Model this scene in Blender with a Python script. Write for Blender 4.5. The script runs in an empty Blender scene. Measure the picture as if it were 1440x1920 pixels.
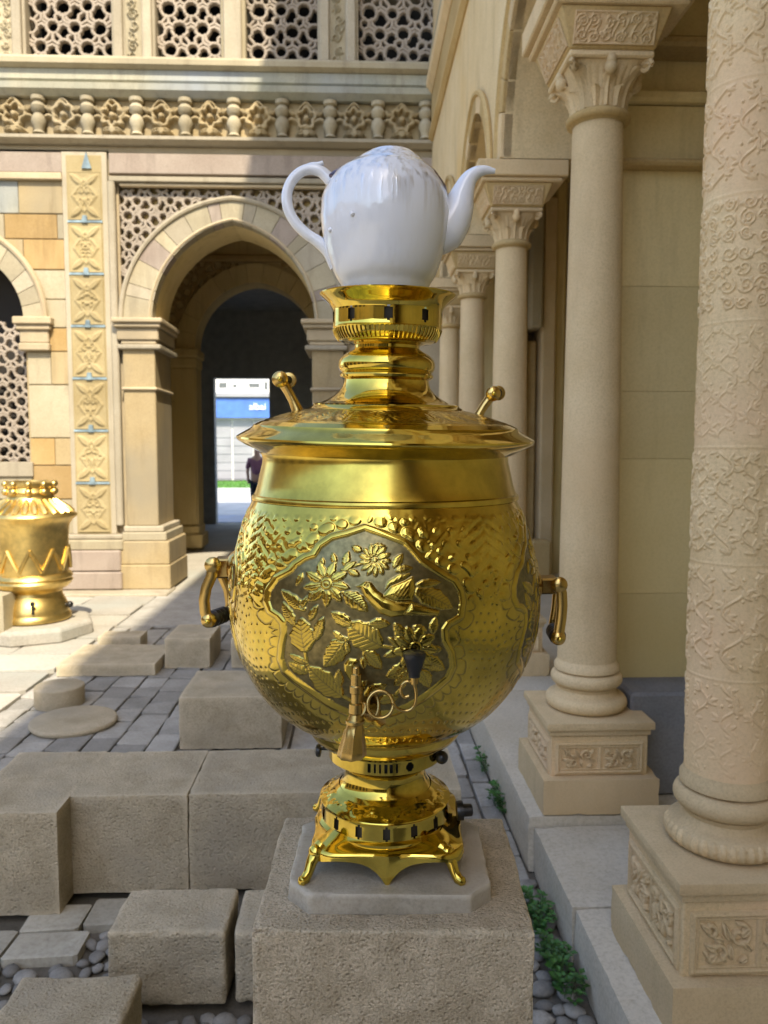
import bpy, bmesh, math, random
import numpy as np
from mathutils import Vector, Matrix, noise

R = math.radians
random.seed(7)
rng = np.random.default_rng(7)
SC = bpy.context.scene
COL = SC.collection

# ------------------------------------------------------------------ camera
IW, IH, FPX = 1440.0, 1920.0, 1450.0
CAMZ = 1.6
YAW = math.atan(55 / FPX)
PITCH = math.atan(115 / FPX)
cam = bpy.data.cameras.new("camera")
cam_o = bpy.data.objects.new("camera", cam)
COL.objects.link(cam_o)
cam_o.location = (0, 0, CAMZ)
cam_o.rotation_euler = (R(90) - PITCH, 0, -YAW)
cam.sensor_fit = 'HORIZONTAL'
cam.sensor_width = 36
cam.lens = FPX / IW * 36
cam.clip_start = 0.05
cam.clip_end = 2000
cam.dof.use_dof = True
cam.dof.focus_distance = 0.96
cam.dof.aperture_fstop = 13
SC.camera = cam_o
FW = Vector((math.sin(YAW) * math.cos(PITCH), math.cos(YAW) * math.cos(PITCH), -math.sin(PITCH)))
RT = Vector((math.cos(YAW), -math.sin(YAW), 0))
UP = RT.cross(FW)
EYE = Vector((0, 0, CAMZ))

def at(px, py, X=None, Y=None, Z=None):
    d = FW + RT * ((px - IW / 2) / FPX) - UP * ((py - IH / 2) / FPX)
    if Y is not None: t = Y / d.y
    elif Z is not None: t = (Z - CAMZ) / d.z
    else: t = X / d.x
    return EYE + d * t

def proj(p):
    q = Vector(p) - EYE
    z = q.dot(FW)
    return (IW / 2 + FPX * q.dot(RT) / z, IH / 2 - FPX * q.dot(UP) / z, z)

# ------------------------------------------------------------------ light
SUNV = Vector((0.175, -0.80, 1.0)).normalized()      # towards the sun
EL = math.asin(SUNV.z)
AZ = math.atan2(SUNV.x, SUNV.y)
world = bpy.data.worlds.new("World")
SC.world = world
world.use_nodes = True
wn = world.node_tree
wn.nodes.clear()
wo = wn.nodes.new('ShaderNodeOutputWorld')
bg = wn.nodes.new('ShaderNodeBackground')
sk = wn.nodes.new('ShaderNodeTexSky')
sk.sky_type = 'NISHITA'
sk.sun_disc = False
sk.sun_elevation = EL
sk.sun_rotation = AZ
sk.air_density = 1.0
sk.dust_density = 1.6
sk.ozone_density = 0.4
bg.inputs['Strength'].default_value = 0.15
wn.links.new(sk.outputs[0], bg.inputs[0])
wn.links.new(bg.outputs[0], wo.inputs[0])
sun = bpy.data.lights.new("sun", 'SUN')
sun.energy = 3.05
sun.angle = R(0.53)
sun.color = (1.0, 0.89, 0.70)
sun_o = bpy.data.objects.new("sun", sun)
COL.objects.link(sun_o)
sun_o.rotation_euler = (-SUNV).to_track_quat('-Z', 'Y').to_euler()
vs = SC.view_settings
vs.view_transform = 'Standard'
vs.look = 'None'
vs.gamma = 1
vs.exposure = 1.43
vs.use_curve_mapping = False
SC.cycles.max_bounces = 8
SC.cycles.sample_clamp_indirect = 8

# ------------------------------------------------------------------ materials
def new_mat(name):
    m = bpy.data.materials.new(name)
    m.use_nodes = True
    nt = m.node_tree
    return m, nt, nt.nodes['Principled BSDF']

def N(nt, t, **kw):
    n = nt.nodes.new(t)
    for k, v in kw.items():
        setattr(n, k, v)
    return n

def stone(name, c1, c2, scale=2.5, rough=0.88, bump=0.35, fine=90, pits=0.0, vary=0.12, c3=None, dist=0.004, streak=False, grain=0.5, wear=0.0, spots=0.0, drip=0.0):
    m, nt, b = new_mat(name)
    L = nt.links.new
    geo = N(nt, 'ShaderNodeNewGeometry')
    oi = N(nt, 'ShaderNodeObjectInfo')
    n1 = N(nt, 'ShaderNodeTexNoise'); n1.inputs['Scale'].default_value = scale; n1.inputs['Detail'].default_value = 8; n1.inputs['Roughness'].default_value = 0.62
    L(geo.outputs['Position'], n1.inputs['Vector'])
    r1 = N(nt, 'ShaderNodeValToRGB')
    r1.color_ramp.elements[0].position = 0.36; r1.color_ramp.elements[0].color = (*c1, 1)
    r1.color_ramp.elements[1].position = 0.66; r1.color_ramp.elements[1].color = (*c2, 1)
    L(n1.outputs['Fac'], r1.inputs['Fac'])
    n2 = N(nt, 'ShaderNodeTexNoise'); n2.inputs['Scale'].default_value = fine; n2.inputs['Detail'].default_value = 5; n2.inputs['Roughness'].default_value = 0.7
    if streak:
        mp = N(nt, 'ShaderNodeMapping'); mp.inputs['Scale'].default_value = (1, 1, 0.25)
        L(geo.outputs['Position'], mp.inputs['Vector']); L(mp.outputs[0], n2.inputs['Vector'])
    else:
        L(geo.outputs['Position'], n2.inputs['Vector'])
    mx = N(nt, 'ShaderNodeMix', data_type='RGBA', blend_type='MULTIPLY')
    mx.inputs[0].default_value = grain
    r2 = N(nt, 'ShaderNodeValToRGB')
    r2.color_ramp.elements[0].position = 0.28; r2.color_ramp.elements[0].color = (0.50, 0.48, 0.45, 1)
    r2.color_ramp.elements[1].position = 0.56; r2.color_ramp.elements[1].color = (1.0, 1.0, 1.0, 1)
    L(n2.outputs['Fac'], r2.inputs['Fac'])
    L(r1.outputs['Color'], mx.inputs[6]); L(r2.outputs['Color'], mx.inputs[7])
    col = mx.outputs[2]
    if c3 is not None:
        n3 = N(nt, 'ShaderNodeTexNoise'); n3.inputs['Scale'].default_value = scale * 0.45; n3.inputs['Detail'].default_value = 4
        ad = N(nt, 'ShaderNodeVectorMath', operation='ADD'); ad.inputs[1].default_value = (13.1, 4.7, 8.2)
        L(geo.outputs['Position'], ad.inputs[0]); L(ad.outputs[0], n3.inputs['Vector'])
        r3 = N(nt, 'ShaderNodeValToRGB')
        r3.color_ramp.elements[0].position = 0.48; r3.color_ramp.elements[0].color = (0, 0, 0, 1)
        r3.color_ramp.elements[1].position = 0.70; r3.color_ramp.elements[1].color = (0.8, 0.8, 0.8, 1)
        L(n3.outputs['Fac'], r3.inputs['Fac'])
        m3 = N(nt, 'ShaderNodeMix', data_type='RGBA')
        L(r3.outputs['Color'], m3.inputs[0]); L(col, m3.inputs[6]); m3.inputs[7].default_value = (*c3, 1)
        col = m3.outputs[2]
    if drip > 0:
        dm = N(nt, 'ShaderNodeMapping'); dm.inputs['Scale'].default_value = (5, 5, 0.7)
        dn = N(nt, 'ShaderNodeTexNoise'); dn.inputs['Scale'].default_value = 1.6; dn.inputs['Detail'].default_value = 5; dn.inputs['Roughness'].default_value = 0.6
        L(geo.outputs['Position'], dm.inputs['Vector']); L(dm.outputs[0], dn.inputs['Vector'])
        dr_ = N(nt, 'ShaderNodeMapRange'); dr_.inputs[1].default_value = 0.52; dr_.inputs[2].default_value = 0.74; dr_.inputs[4].default_value = drip
        L(dn.outputs['Fac'], dr_.inputs[0])
        dx_m = N(nt, 'ShaderNodeMix', data_type='RGBA')
        L(dr_.outputs[0], dx_m.inputs[0]); L(col, dx_m.inputs[6]); dx_m.inputs[7].default_value = (c1[0] * .42, c1[1] * .40, c1[2] * .40, 1)
        col = dx_m.outputs[2]
    if spots > 0:
        sv = N(nt, 'ShaderNodeTexVoronoi'); sv.inputs['Scale'].default_value = spots
        L(geo.outputs['Position'], sv.inputs['Vector'])
        sr_ = N(nt, 'ShaderNodeMapRange'); sr_.inputs[1].default_value = 0.02; sr_.inputs[2].default_value = 0.075; sr_.inputs[3].default_value = 0.6; sr_.inputs[4].default_value = 0.0
        L(sv.outputs['Distance'], sr_.inputs[0])
        sm_ = N(nt, 'ShaderNodeMix', data_type='RGBA')
        L(sr_.outputs[0], sm_.inputs[0]); L(col, sm_.inputs[6]); sm_.inputs[7].default_value = (c1[0] * .35, c1[1] * .33, c1[2] * .35, 1)
        col = sm_.outputs[2]
    if wear > 0:
        wr_ = N(nt, 'ShaderNodeMapRange'); wr_.inputs[1].default_value = 0.515; wr_.inputs[2].default_value = 0.60; wr_.inputs[4].default_value = wear
        L(geo.outputs['Pointiness'], wr_.inputs[0])
        wm = N(nt, 'ShaderNodeMix', data_type='RGBA')
        L(wr_.outputs[0], wm.inputs[0]); L(col, wm.inputs[6]); wm.inputs[7].default_value = (*[min(1, x * 1.35) for x in c2], 1)
        col = wm.outputs[2]
    hv = N(nt, 'ShaderNodeHueSaturation')
    mr = N(nt, 'ShaderNodeMapRange'); mr.inputs[3].default_value = 1 - vary; mr.inputs[4].default_value = 1 + vary
    L(oi.outputs['Random'], mr.inputs[0]); L(mr.outputs[0], hv.inputs['Value'])
    L(col, hv.inputs['Color']); L(hv.outputs['Color'], b.inputs['Base Color'])
    b.inputs['Roughness'].default_value = rough
    b.inputs['Specular IOR Level'].default_value = 0.3
    bp = N(nt, 'ShaderNodeBump'); bp.inputs['Strength'].default_value = bump; bp.inputs['Distance'].default_value = dist
    h = n2.outputs['Fac']
    if pits > 0:
        vo = N(nt, 'ShaderNodeTexVoronoi'); vo.inputs['Scale'].default_value = pits
        L(geo.outputs['Position'], vo.inputs['Vector'])
        pr = N(nt, 'ShaderNodeMapRange'); pr.inputs[1].default_value = 0.12; pr.inputs[2].default_value = 0.42
        L(vo.outputs['Distance'], pr.inputs[0])
        ma = N(nt, 'ShaderNodeMath', operation='MULTIPLY_ADD')
        L(pr.outputs[0], ma.inputs[0]); ma.inputs[1].default_value = 0.45
        L(h, ma.inputs[2]); h = ma.outputs[0]
    L(h, bp.inputs['Height']); L(bp.outputs[0], b.inputs['Normal'])
    return m

def plain(name, c, rough=0.6, metal=0.0, noise_scale=None, amp=0.15, coat=0.0):
    m, nt, b = new_mat(name)
    b.inputs['Base Color'].default_value = (*c, 1)
    b.inputs['Roughness'].default_value = rough
    b.inputs['Metallic'].default_value = metal
    b.inputs['Coat Weight'].default_value = coat
    if noise_scale:
        L = nt.links.new
        geo = N(nt, 'ShaderNodeNewGeometry')
        n1 = N(nt, 'ShaderNodeTexNoise'); n1.inputs['Scale'].default_value = noise_scale; n1.inputs['Detail'].default_value = 6
        L(geo.outputs['Position'], n1.inputs['Vector'])
        r1 = N(nt, 'ShaderNodeValToRGB')
        r1.color_ramp.elements[0].position = 0.3; r1.color_ramp.elements[0].color = (*[x * (1 - amp) for x in c], 1)
        r1.color_ramp.elements[1].position = 0.7; r1.color_ramp.elements[1].color = (*[min(1, x * (1 + amp)) for x in c], 1)
        L(n1.outputs['Fac'], r1.inputs['Fac']); L(r1.outputs['Color'], b.inputs['Base Color'])
        bp = N(nt, 'ShaderNodeBump'); bp.inputs['Strength'].default_value = 0.15; bp.inputs['Distance'].default_value = 0.003
        L(n1.outputs['Fac'], bp.inputs['Height']); L(bp.outputs[0], b.inputs['Normal'])
    return m

def brass_mat(name, c, rough=0.12, patina=False, wob=0.10, tarnish=0.35):
    m, nt, b = new_mat(name)
    L = nt.links.new
    tc = N(nt, 'ShaderNodeTexCoord')
    n1 = N(nt, 'ShaderNodeTexNoise'); n1.inputs['Scale'].default_value = 9; n1.inputs['Detail'].default_value = 7; n1.inputs['Roughness'].default_value = 0.65
    L(tc.outputs['Object'], n1.inputs['Vector'])
    n2 = N(nt, 'ShaderNodeTexNoise'); n2.inputs['Scale'].default_value = 160; n2.inputs['Detail'].default_value = 3
    L(tc.outputs['Object'], n2.inputs['Vector'])
    r1 = N(nt, 'ShaderNodeValToRGB')
    r1.color_ramp.elements[0].position = 0.35; r1.color_ramp.elements[0].color = (*[x * (1 - tarnish) for x in c], 1)
    r1.color_ramp.elements[1].position = 0.6; r1.color_ramp.elements[1].color = (*c, 1)
    L(n1.outputs['Fac'], r1.inputs['Fac'])
    b.inputs['Metallic'].default_value = 1.0
    mr = N(nt, 'ShaderNodeMapRange'); mr.inputs[1].default_value = 0.3; mr.inputs[2].default_value = 0.75
    mr.inputs[3].default_value = rough + 0.06; mr.inputs[4].default_value = rough
    L(n1.outputs['Fac'], mr.inputs[0])
    bp = N(nt, 'ShaderNodeBump'); bp.inputs['Strength'].default_value = wob; bp.inputs['Distance'].default_value = 0.0012
    n3 = N(nt, 'ShaderNodeTexNoise'); n3.inputs['Scale'].default_value = 26; n3.inputs['Detail'].default_value = 3
    L(tc.outputs['Object'], n3.inputs['Vector'])
    L(n3.outputs['Fac'], bp.inputs['Height'])
    L(bp.outputs[0], b.inputs['Normal'])
    if patina:
        at_ = N(nt, 'ShaderNodeAttribute', attribute_name='patina')
        mx = N(nt, 'ShaderNodeMix', data_type='RGBA')
        L(at_.outputs['Fac'], mx.inputs[0]); L(r1.outputs['Color'], mx.inputs[6])
        r4 = N(nt, 'ShaderNodeValToRGB')
        r4.color_ramp.elements[0].position = 0.30; r4.color_ramp.elements[0].color = (0.15, 0.125, 0.058, 1)
        r4.color_ramp.elements[1].position = 0.75; r4.color_ramp.elements[1].color = (0.29, 0.235, 0.105, 1)
        L(n2.outputs['Fac'], r4.inputs['Fac']); L(r4.outputs['Color'], mx.inputs[7])
        L(mx.outputs[2], b.inputs['Base Color'])
        m2 = N(nt, 'ShaderNodeMix', data_type='FLOAT')
        L(at_.outputs['Fac'], m2.inputs[0]); L(mr.outputs[0], m2.inputs[2]); m2.inputs[3].default_value = 0.30
        L(m2.outputs[0], b.inputs['Roughness'])
    else:
        L(r1.outputs['Color'], b.inputs['Base Color'])
        L(mr.outputs[0], b.inputs['Roughness'])
    return m

M = {}
M['brass'] = brass_mat('polished brass', (0.77, 0.57, 0.105), 0.055, wob=0.05, tarnish=0.42)
M['brass_neck'] = brass_mat('satin brass', (0.77, 0.57, 0.105), 0.17, wob=0.05, tarnish=0.45)
M['brass_body'] = brass_mat('embossed brass', (0.77, 0.57, 0.105), 0.075, patina=True, wob=0.03, tarnish=0.42)
M['brass_old'] = brass_mat('dull cast brass', (0.66, 0.45, 0.15), 0.22)
M['brass_sun'] = brass_mat('lacquered brass', (0.84, 0.62, 0.22), 0.33)
M['black'] = plain('black plastic', (0.012, 0.012, 0.012), 0.32)
M['hole_shade'] = plain('painted shade behind holes', (0.03, 0.022, 0.012), 0.6)  # near-black colour stands for the shade inside the pierced brass
M['wood_black'] = plain('black turned wood', (0.02, 0.015, 0.012), 0.3)
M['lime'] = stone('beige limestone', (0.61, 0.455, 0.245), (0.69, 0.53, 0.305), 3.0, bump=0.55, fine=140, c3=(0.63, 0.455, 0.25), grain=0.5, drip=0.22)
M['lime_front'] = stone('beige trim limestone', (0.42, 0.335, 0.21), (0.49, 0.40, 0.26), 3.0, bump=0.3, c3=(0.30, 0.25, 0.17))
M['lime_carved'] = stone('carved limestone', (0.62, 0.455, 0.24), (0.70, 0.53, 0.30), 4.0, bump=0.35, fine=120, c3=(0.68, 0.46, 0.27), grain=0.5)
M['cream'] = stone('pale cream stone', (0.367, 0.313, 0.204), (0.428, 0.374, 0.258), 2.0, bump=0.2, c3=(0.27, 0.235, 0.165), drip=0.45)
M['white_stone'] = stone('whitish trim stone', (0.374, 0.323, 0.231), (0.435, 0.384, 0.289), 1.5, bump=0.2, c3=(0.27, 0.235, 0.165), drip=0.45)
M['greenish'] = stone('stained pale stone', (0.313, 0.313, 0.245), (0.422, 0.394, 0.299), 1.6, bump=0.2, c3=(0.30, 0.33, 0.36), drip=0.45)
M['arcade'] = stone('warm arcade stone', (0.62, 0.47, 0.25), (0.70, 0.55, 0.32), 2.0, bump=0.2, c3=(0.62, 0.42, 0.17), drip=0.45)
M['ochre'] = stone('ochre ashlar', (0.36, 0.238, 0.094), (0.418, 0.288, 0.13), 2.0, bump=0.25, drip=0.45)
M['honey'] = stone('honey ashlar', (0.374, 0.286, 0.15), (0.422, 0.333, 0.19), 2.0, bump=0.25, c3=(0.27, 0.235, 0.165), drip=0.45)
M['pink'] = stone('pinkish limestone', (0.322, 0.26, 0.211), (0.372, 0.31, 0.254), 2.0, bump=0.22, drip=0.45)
M['olive'] = stone('yellowish gallery plaster', (0.66, 0.52, 0.255), (0.72, 0.58, 0.30), 1.6, bump=0.12, vary=0.07, spots=3.7, drip=0.35, grain=0.25, c3=(0.58, 0.44, 0.17))
M['warm'] = stone('warm ochre moulding stone', (0.459, 0.315, 0.128), (0.527, 0.383, 0.178), 2.5, bump=0.25)
M['lattice'] = stone('carved lattice stone', (0.317, 0.266, 0.209), (0.389, 0.331, 0.266), 3.0, bump=0.2)
M['block'] = stone('dressed sandstone block', (0.44, 0.365, 0.24), (0.60, 0.51, 0.355), 7.0, bump=1.0, fine=150, pits=75, c3=(0.40, 0.345, 0.25), dist=0.008, vary=0.06, grain=0.85, wear=0.5)
M['pedestal'] = stone('pitted pedestal stone', (0.56, 0.45, 0.295), (0.78, 0.645, 0.45), 26.0, bump=1.0, fine=300, pits=170, vary=0.0, dist=0.007, grain=0.95, wear=0.6)
M['slab'] = stone('worn grey marble', (0.30, 0.265, 0.20), (0.42, 0.375, 0.295), 14.0, rough=0.5, bump=0.6, fine=200, vary=0.0, c3=(0.44, 0.38, 0.30), dist=0.0015, wear=0.7)
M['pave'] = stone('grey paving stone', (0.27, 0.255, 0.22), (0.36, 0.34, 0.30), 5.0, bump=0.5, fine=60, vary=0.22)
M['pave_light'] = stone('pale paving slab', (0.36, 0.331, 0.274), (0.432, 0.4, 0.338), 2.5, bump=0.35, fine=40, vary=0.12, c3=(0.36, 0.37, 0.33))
M['pave_mid'] = stone('olive grey flat slab', (0.34, 0.31, 0.24), (0.44, 0.41, 0.33), 5.0, bump=0.6, fine=50, vary=0.10, c3=(0.30, 0.28, 0.23))
M['cobble'] = stone('river cobble', (0.18, 0.168, 0.145), (0.29, 0.272, 0.235), 9.0, rough=0.7, bump=0.3, fine=120, vary=0.30)
M['joint'] = stone('sandy joint soil', (0.09, 0.08, 0.06), (0.15, 0.13, 0.10), 6.0, bump=0.5, fine=120)
M['step'] = stone('grey limestone step', (0.50, 0.44, 0.33), (0.58, 0.52, 0.41), 3.0, bump=0.45, fine=70, pits=40, vary=0.05)
M['slate'] = stone('blue grey plinth stone', (0.17, 0.165, 0.16), (0.23, 0.225, 0.22), 3.0, bump=0.2)
M['dark'] = plain('dark grey passage render', (0.38, 0.37, 0.34), 0.8, noise_scale=6)
M['room_shade'] = plain('painted shade of unlit rooms', (0.03, 0.026, 0.022), 0.9, noise_scale=2)  # shade of unlit rooms and openings put into the colour
M['glaze'] = plain('blue glazed tile', (0.20, 0.27, 0.30), 0.4, noise_scale=9, amp=0.5)
M['tile_field'] = stone('carved yellow panel', (0.35, 0.273, 0.133), (0.413, 0.336, 0.182), 3.0, bump=0.2)
M['leaf'] = plain('green leaf', (0.035, 0.11, 0.016), 0.5, noise_scale=12, amp=0.5)
M['stem'] = plain('green stem', (0.06, 0.12, 0.03), 0.6)
M['grass'] = plain('bright lawn', (0.07, 0.19, 0.025), 0.8, noise_scale=1.5, amp=0.3)
M['sign_blue'] = plain('blue sign board', (0.07, 0.165, 0.50), 0.4, noise_scale=2)
M['sign_white'] = plain('white sign letters', (0.8, 0.8, 0.8), 0.4)
M['shutter'] = plain('grey metal shutter', (0.28, 0.28, 0.30), 0.5, noise_scale=1)
M['shop_white'] = plain('white painted render', (0.72, 0.71, 0.68), 0.7, noise_scale=1)
M['shop_glass'] = plain('dim window glass', (0.10, 0.11, 0.11), 0.15)
M['street'] = plain('pale concrete pavement', (0.50, 0.49, 0.47), 0.8, noise_scale=2)
M['threshold'] = plain('doorstep tinted with sky reflection', (0.14, 0.22, 0.36), 0.5, noise_scale=2)  # blue is the sky's reflection on the doorstep, put into the colour
M['cloth_dark'] = plain('black cloth', (0.012, 0.012, 0.016), 0.8, noise_scale=20)
M['cloth_pink'] = plain('plum pink cloth', (0.22, 0.09, 0.13), 0.8, noise_scale=20)
M['skin'] = plain('skin', (0.45, 0.26, 0.18), 0.6)
M['hair'] = plain('dark hair', (0.012, 0.009, 0.008), 0.5)
M['plum'] = plain('plum glaze remnant', (0.075, 0.04, 0.075), 0.25, noise_scale=120, amp=0.6)

def porcelain():
    m, nt, b = new_mat('white porcelain')
    L = nt.links.new
    b.inputs['Base Color'].default_value = (0.80, 0.80, 0.82, 1)
    b.inputs['Roughness'].default_value = 0.13
    b.inputs['Coat Weight'].default_value = 0.6
    b.inputs['Coat Roughness'].default_value = 0.05
    tc = N(nt, 'ShaderNodeTexCoord')
    mp = N(nt, 'ShaderNodeMapping'); mp.inputs['Scale'].default_value = (1, 1, 0.12); mp.inputs['Rotation'].default_value = (0, 0.12, 0)
    L(tc.outputs['Object'], mp.inputs['Vector'])
    n1 = N(nt, 'ShaderNodeTexNoise'); n1.inputs['Scale'].default_value = 190; n1.inputs['Detail'].default_value = 3
    L(mp.outputs[0], n1.inputs['Vector'])
    n2 = N(nt, 'ShaderNodeTexNoise'); n2.inputs['Scale'].default_value = 24; n2.inputs['Detail'].default_value = 3
    L(tc.outputs['Object'], n2.inputs['Vector'])
    r = N(nt, 'ShaderNodeValToRGB'); r.color_ramp.elements[0].position = 0.5; r.color_ramp.elements[1].position = 0.62
    L(n2.outputs['Fac'], r.inputs['Fac'])
    mu = N(nt, 'ShaderNodeMath', operation='MULTIPLY'); L(n1.outputs['Fac'], mu.inputs[0]); L(r.outputs['Color'], mu.inputs[1])
    bp = N(nt, 'ShaderNodeBump'); bp.inputs['Strength'].default_value = 0.5; bp.inputs['Distance'].default_value = 0.0012
    L(mu.outputs[0], bp.inputs['Height'])
    L(bp.outputs[0], b.inputs['Coat Normal'])
    L(bp.outputs[0], b.inputs['Normal'])
    return m
M['porcelain'] = porcelain()

def film():
    m = bpy.data.materials.new('clear wrinkled plastic film'); m.use_nodes = True
    nt = m.node_tree; nt.nodes.clear(); L = nt.links.new
    out = N(nt, 'ShaderNodeOutputMaterial'); mix = N(nt, 'ShaderNodeMixShader')
    tr = N(nt, 'ShaderNodeBsdfTransparent'); gl = N(nt, 'ShaderNodeBsdfGlossy'); gl.inputs['Roughness'].default_value = 0.06
    tc = N(nt, 'ShaderNodeTexCoord'); mp = N(nt, 'ShaderNodeMapping'); mp.inputs['Scale'].default_value = (1, 1, 0.10); mp.inputs['Rotation'].default_value = (0, 0.22, 0)
    L(tc.outputs['Object'], mp.inputs['Vector'])
    n1 = N(nt, 'ShaderNodeTexNoise'); n1.inputs['Scale'].default_value = 150; n1.inputs['Detail'].default_value = 4
    L(mp.outputs[0], n1.inputs['Vector'])
    bp = N(nt, 'ShaderNodeBump'); bp.inputs['Strength'].default_value = 0.6; bp.inputs['Distance'].default_value = 0.003
    L(n1.outputs['Fac'], bp.inputs['Height']); L(bp.outputs[0], gl.inputs['Normal'])
    r = N(nt, 'ShaderNodeValToRGB'); r.color_ramp.elements[0].position = 0.46; r.color_ramp.elements[0].color = (.0, .0, .0, 1)
    r.color_ramp.elements[1].position = 0.72; r.color_ramp.elements[1].color = (.60, .60, .60, 1)
    L(n1.outputs['Fac'], r.inputs['Fac'])
    sx = N(nt, 'ShaderNodeSeparateXYZ'); L(tc.outputs['Object'], sx.inputs[0])
    mz = N(nt, 'ShaderNodeMapRange'); mz.inputs[1].default_value = 0.12; mz.inputs[2].default_value = 0.185; mz.inputs[3].default_value = 0.10
    L(sx.outputs[2], mz.inputs[0])
    mu = N(nt, 'ShaderNodeMath', operation='MULTIPLY'); L(r.outputs['Color'], mu.inputs[0]); L(mz.outputs[0], mu.inputs[1])
    L(mu.outputs[0], mix.inputs[0])
    L(tr.outputs[0], mix.inputs[1]); L(gl.outputs[0], mix.inputs[2]); L(mix.outputs[0], out.inputs[0])
    return m
M['film'] = film()

# ------------------------------------------------------------------ helpers
def tag(o, label=None, cat=None, group=None, kind=None):
    if label: o['label'] = label
    if cat: o['category'] = cat
    if group: o['group'] = group
    if kind: o['kind'] = kind
    return o

def wloc(o):
    p = Vector((0, 0, 0))
    while o is not None:
        p += o.location
        o = o.parent
    return p

def empty(name, loc, label=None, cat=None, group=None, kind=None):
    o = bpy.data.objects.new(name, None)
    COL.objects.link(o)
    o.location = loc
    return tag(o, label, cat, group, kind)

def link_mesh(me, name, m, parent, smooth, angle):
    if m is not None:
        me.materials.append(m)
    if smooth:
        me.polygons.foreach_set('use_smooth', [True] * len(me.polygons))
        if angle < 180:
            me.set_sharp_from_angle(angle=R(angle))
    o = bpy.data.objects.new(name, me)
    COL.objects.link(o)
    if parent is not None:
        o.parent = parent
    return o

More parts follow.
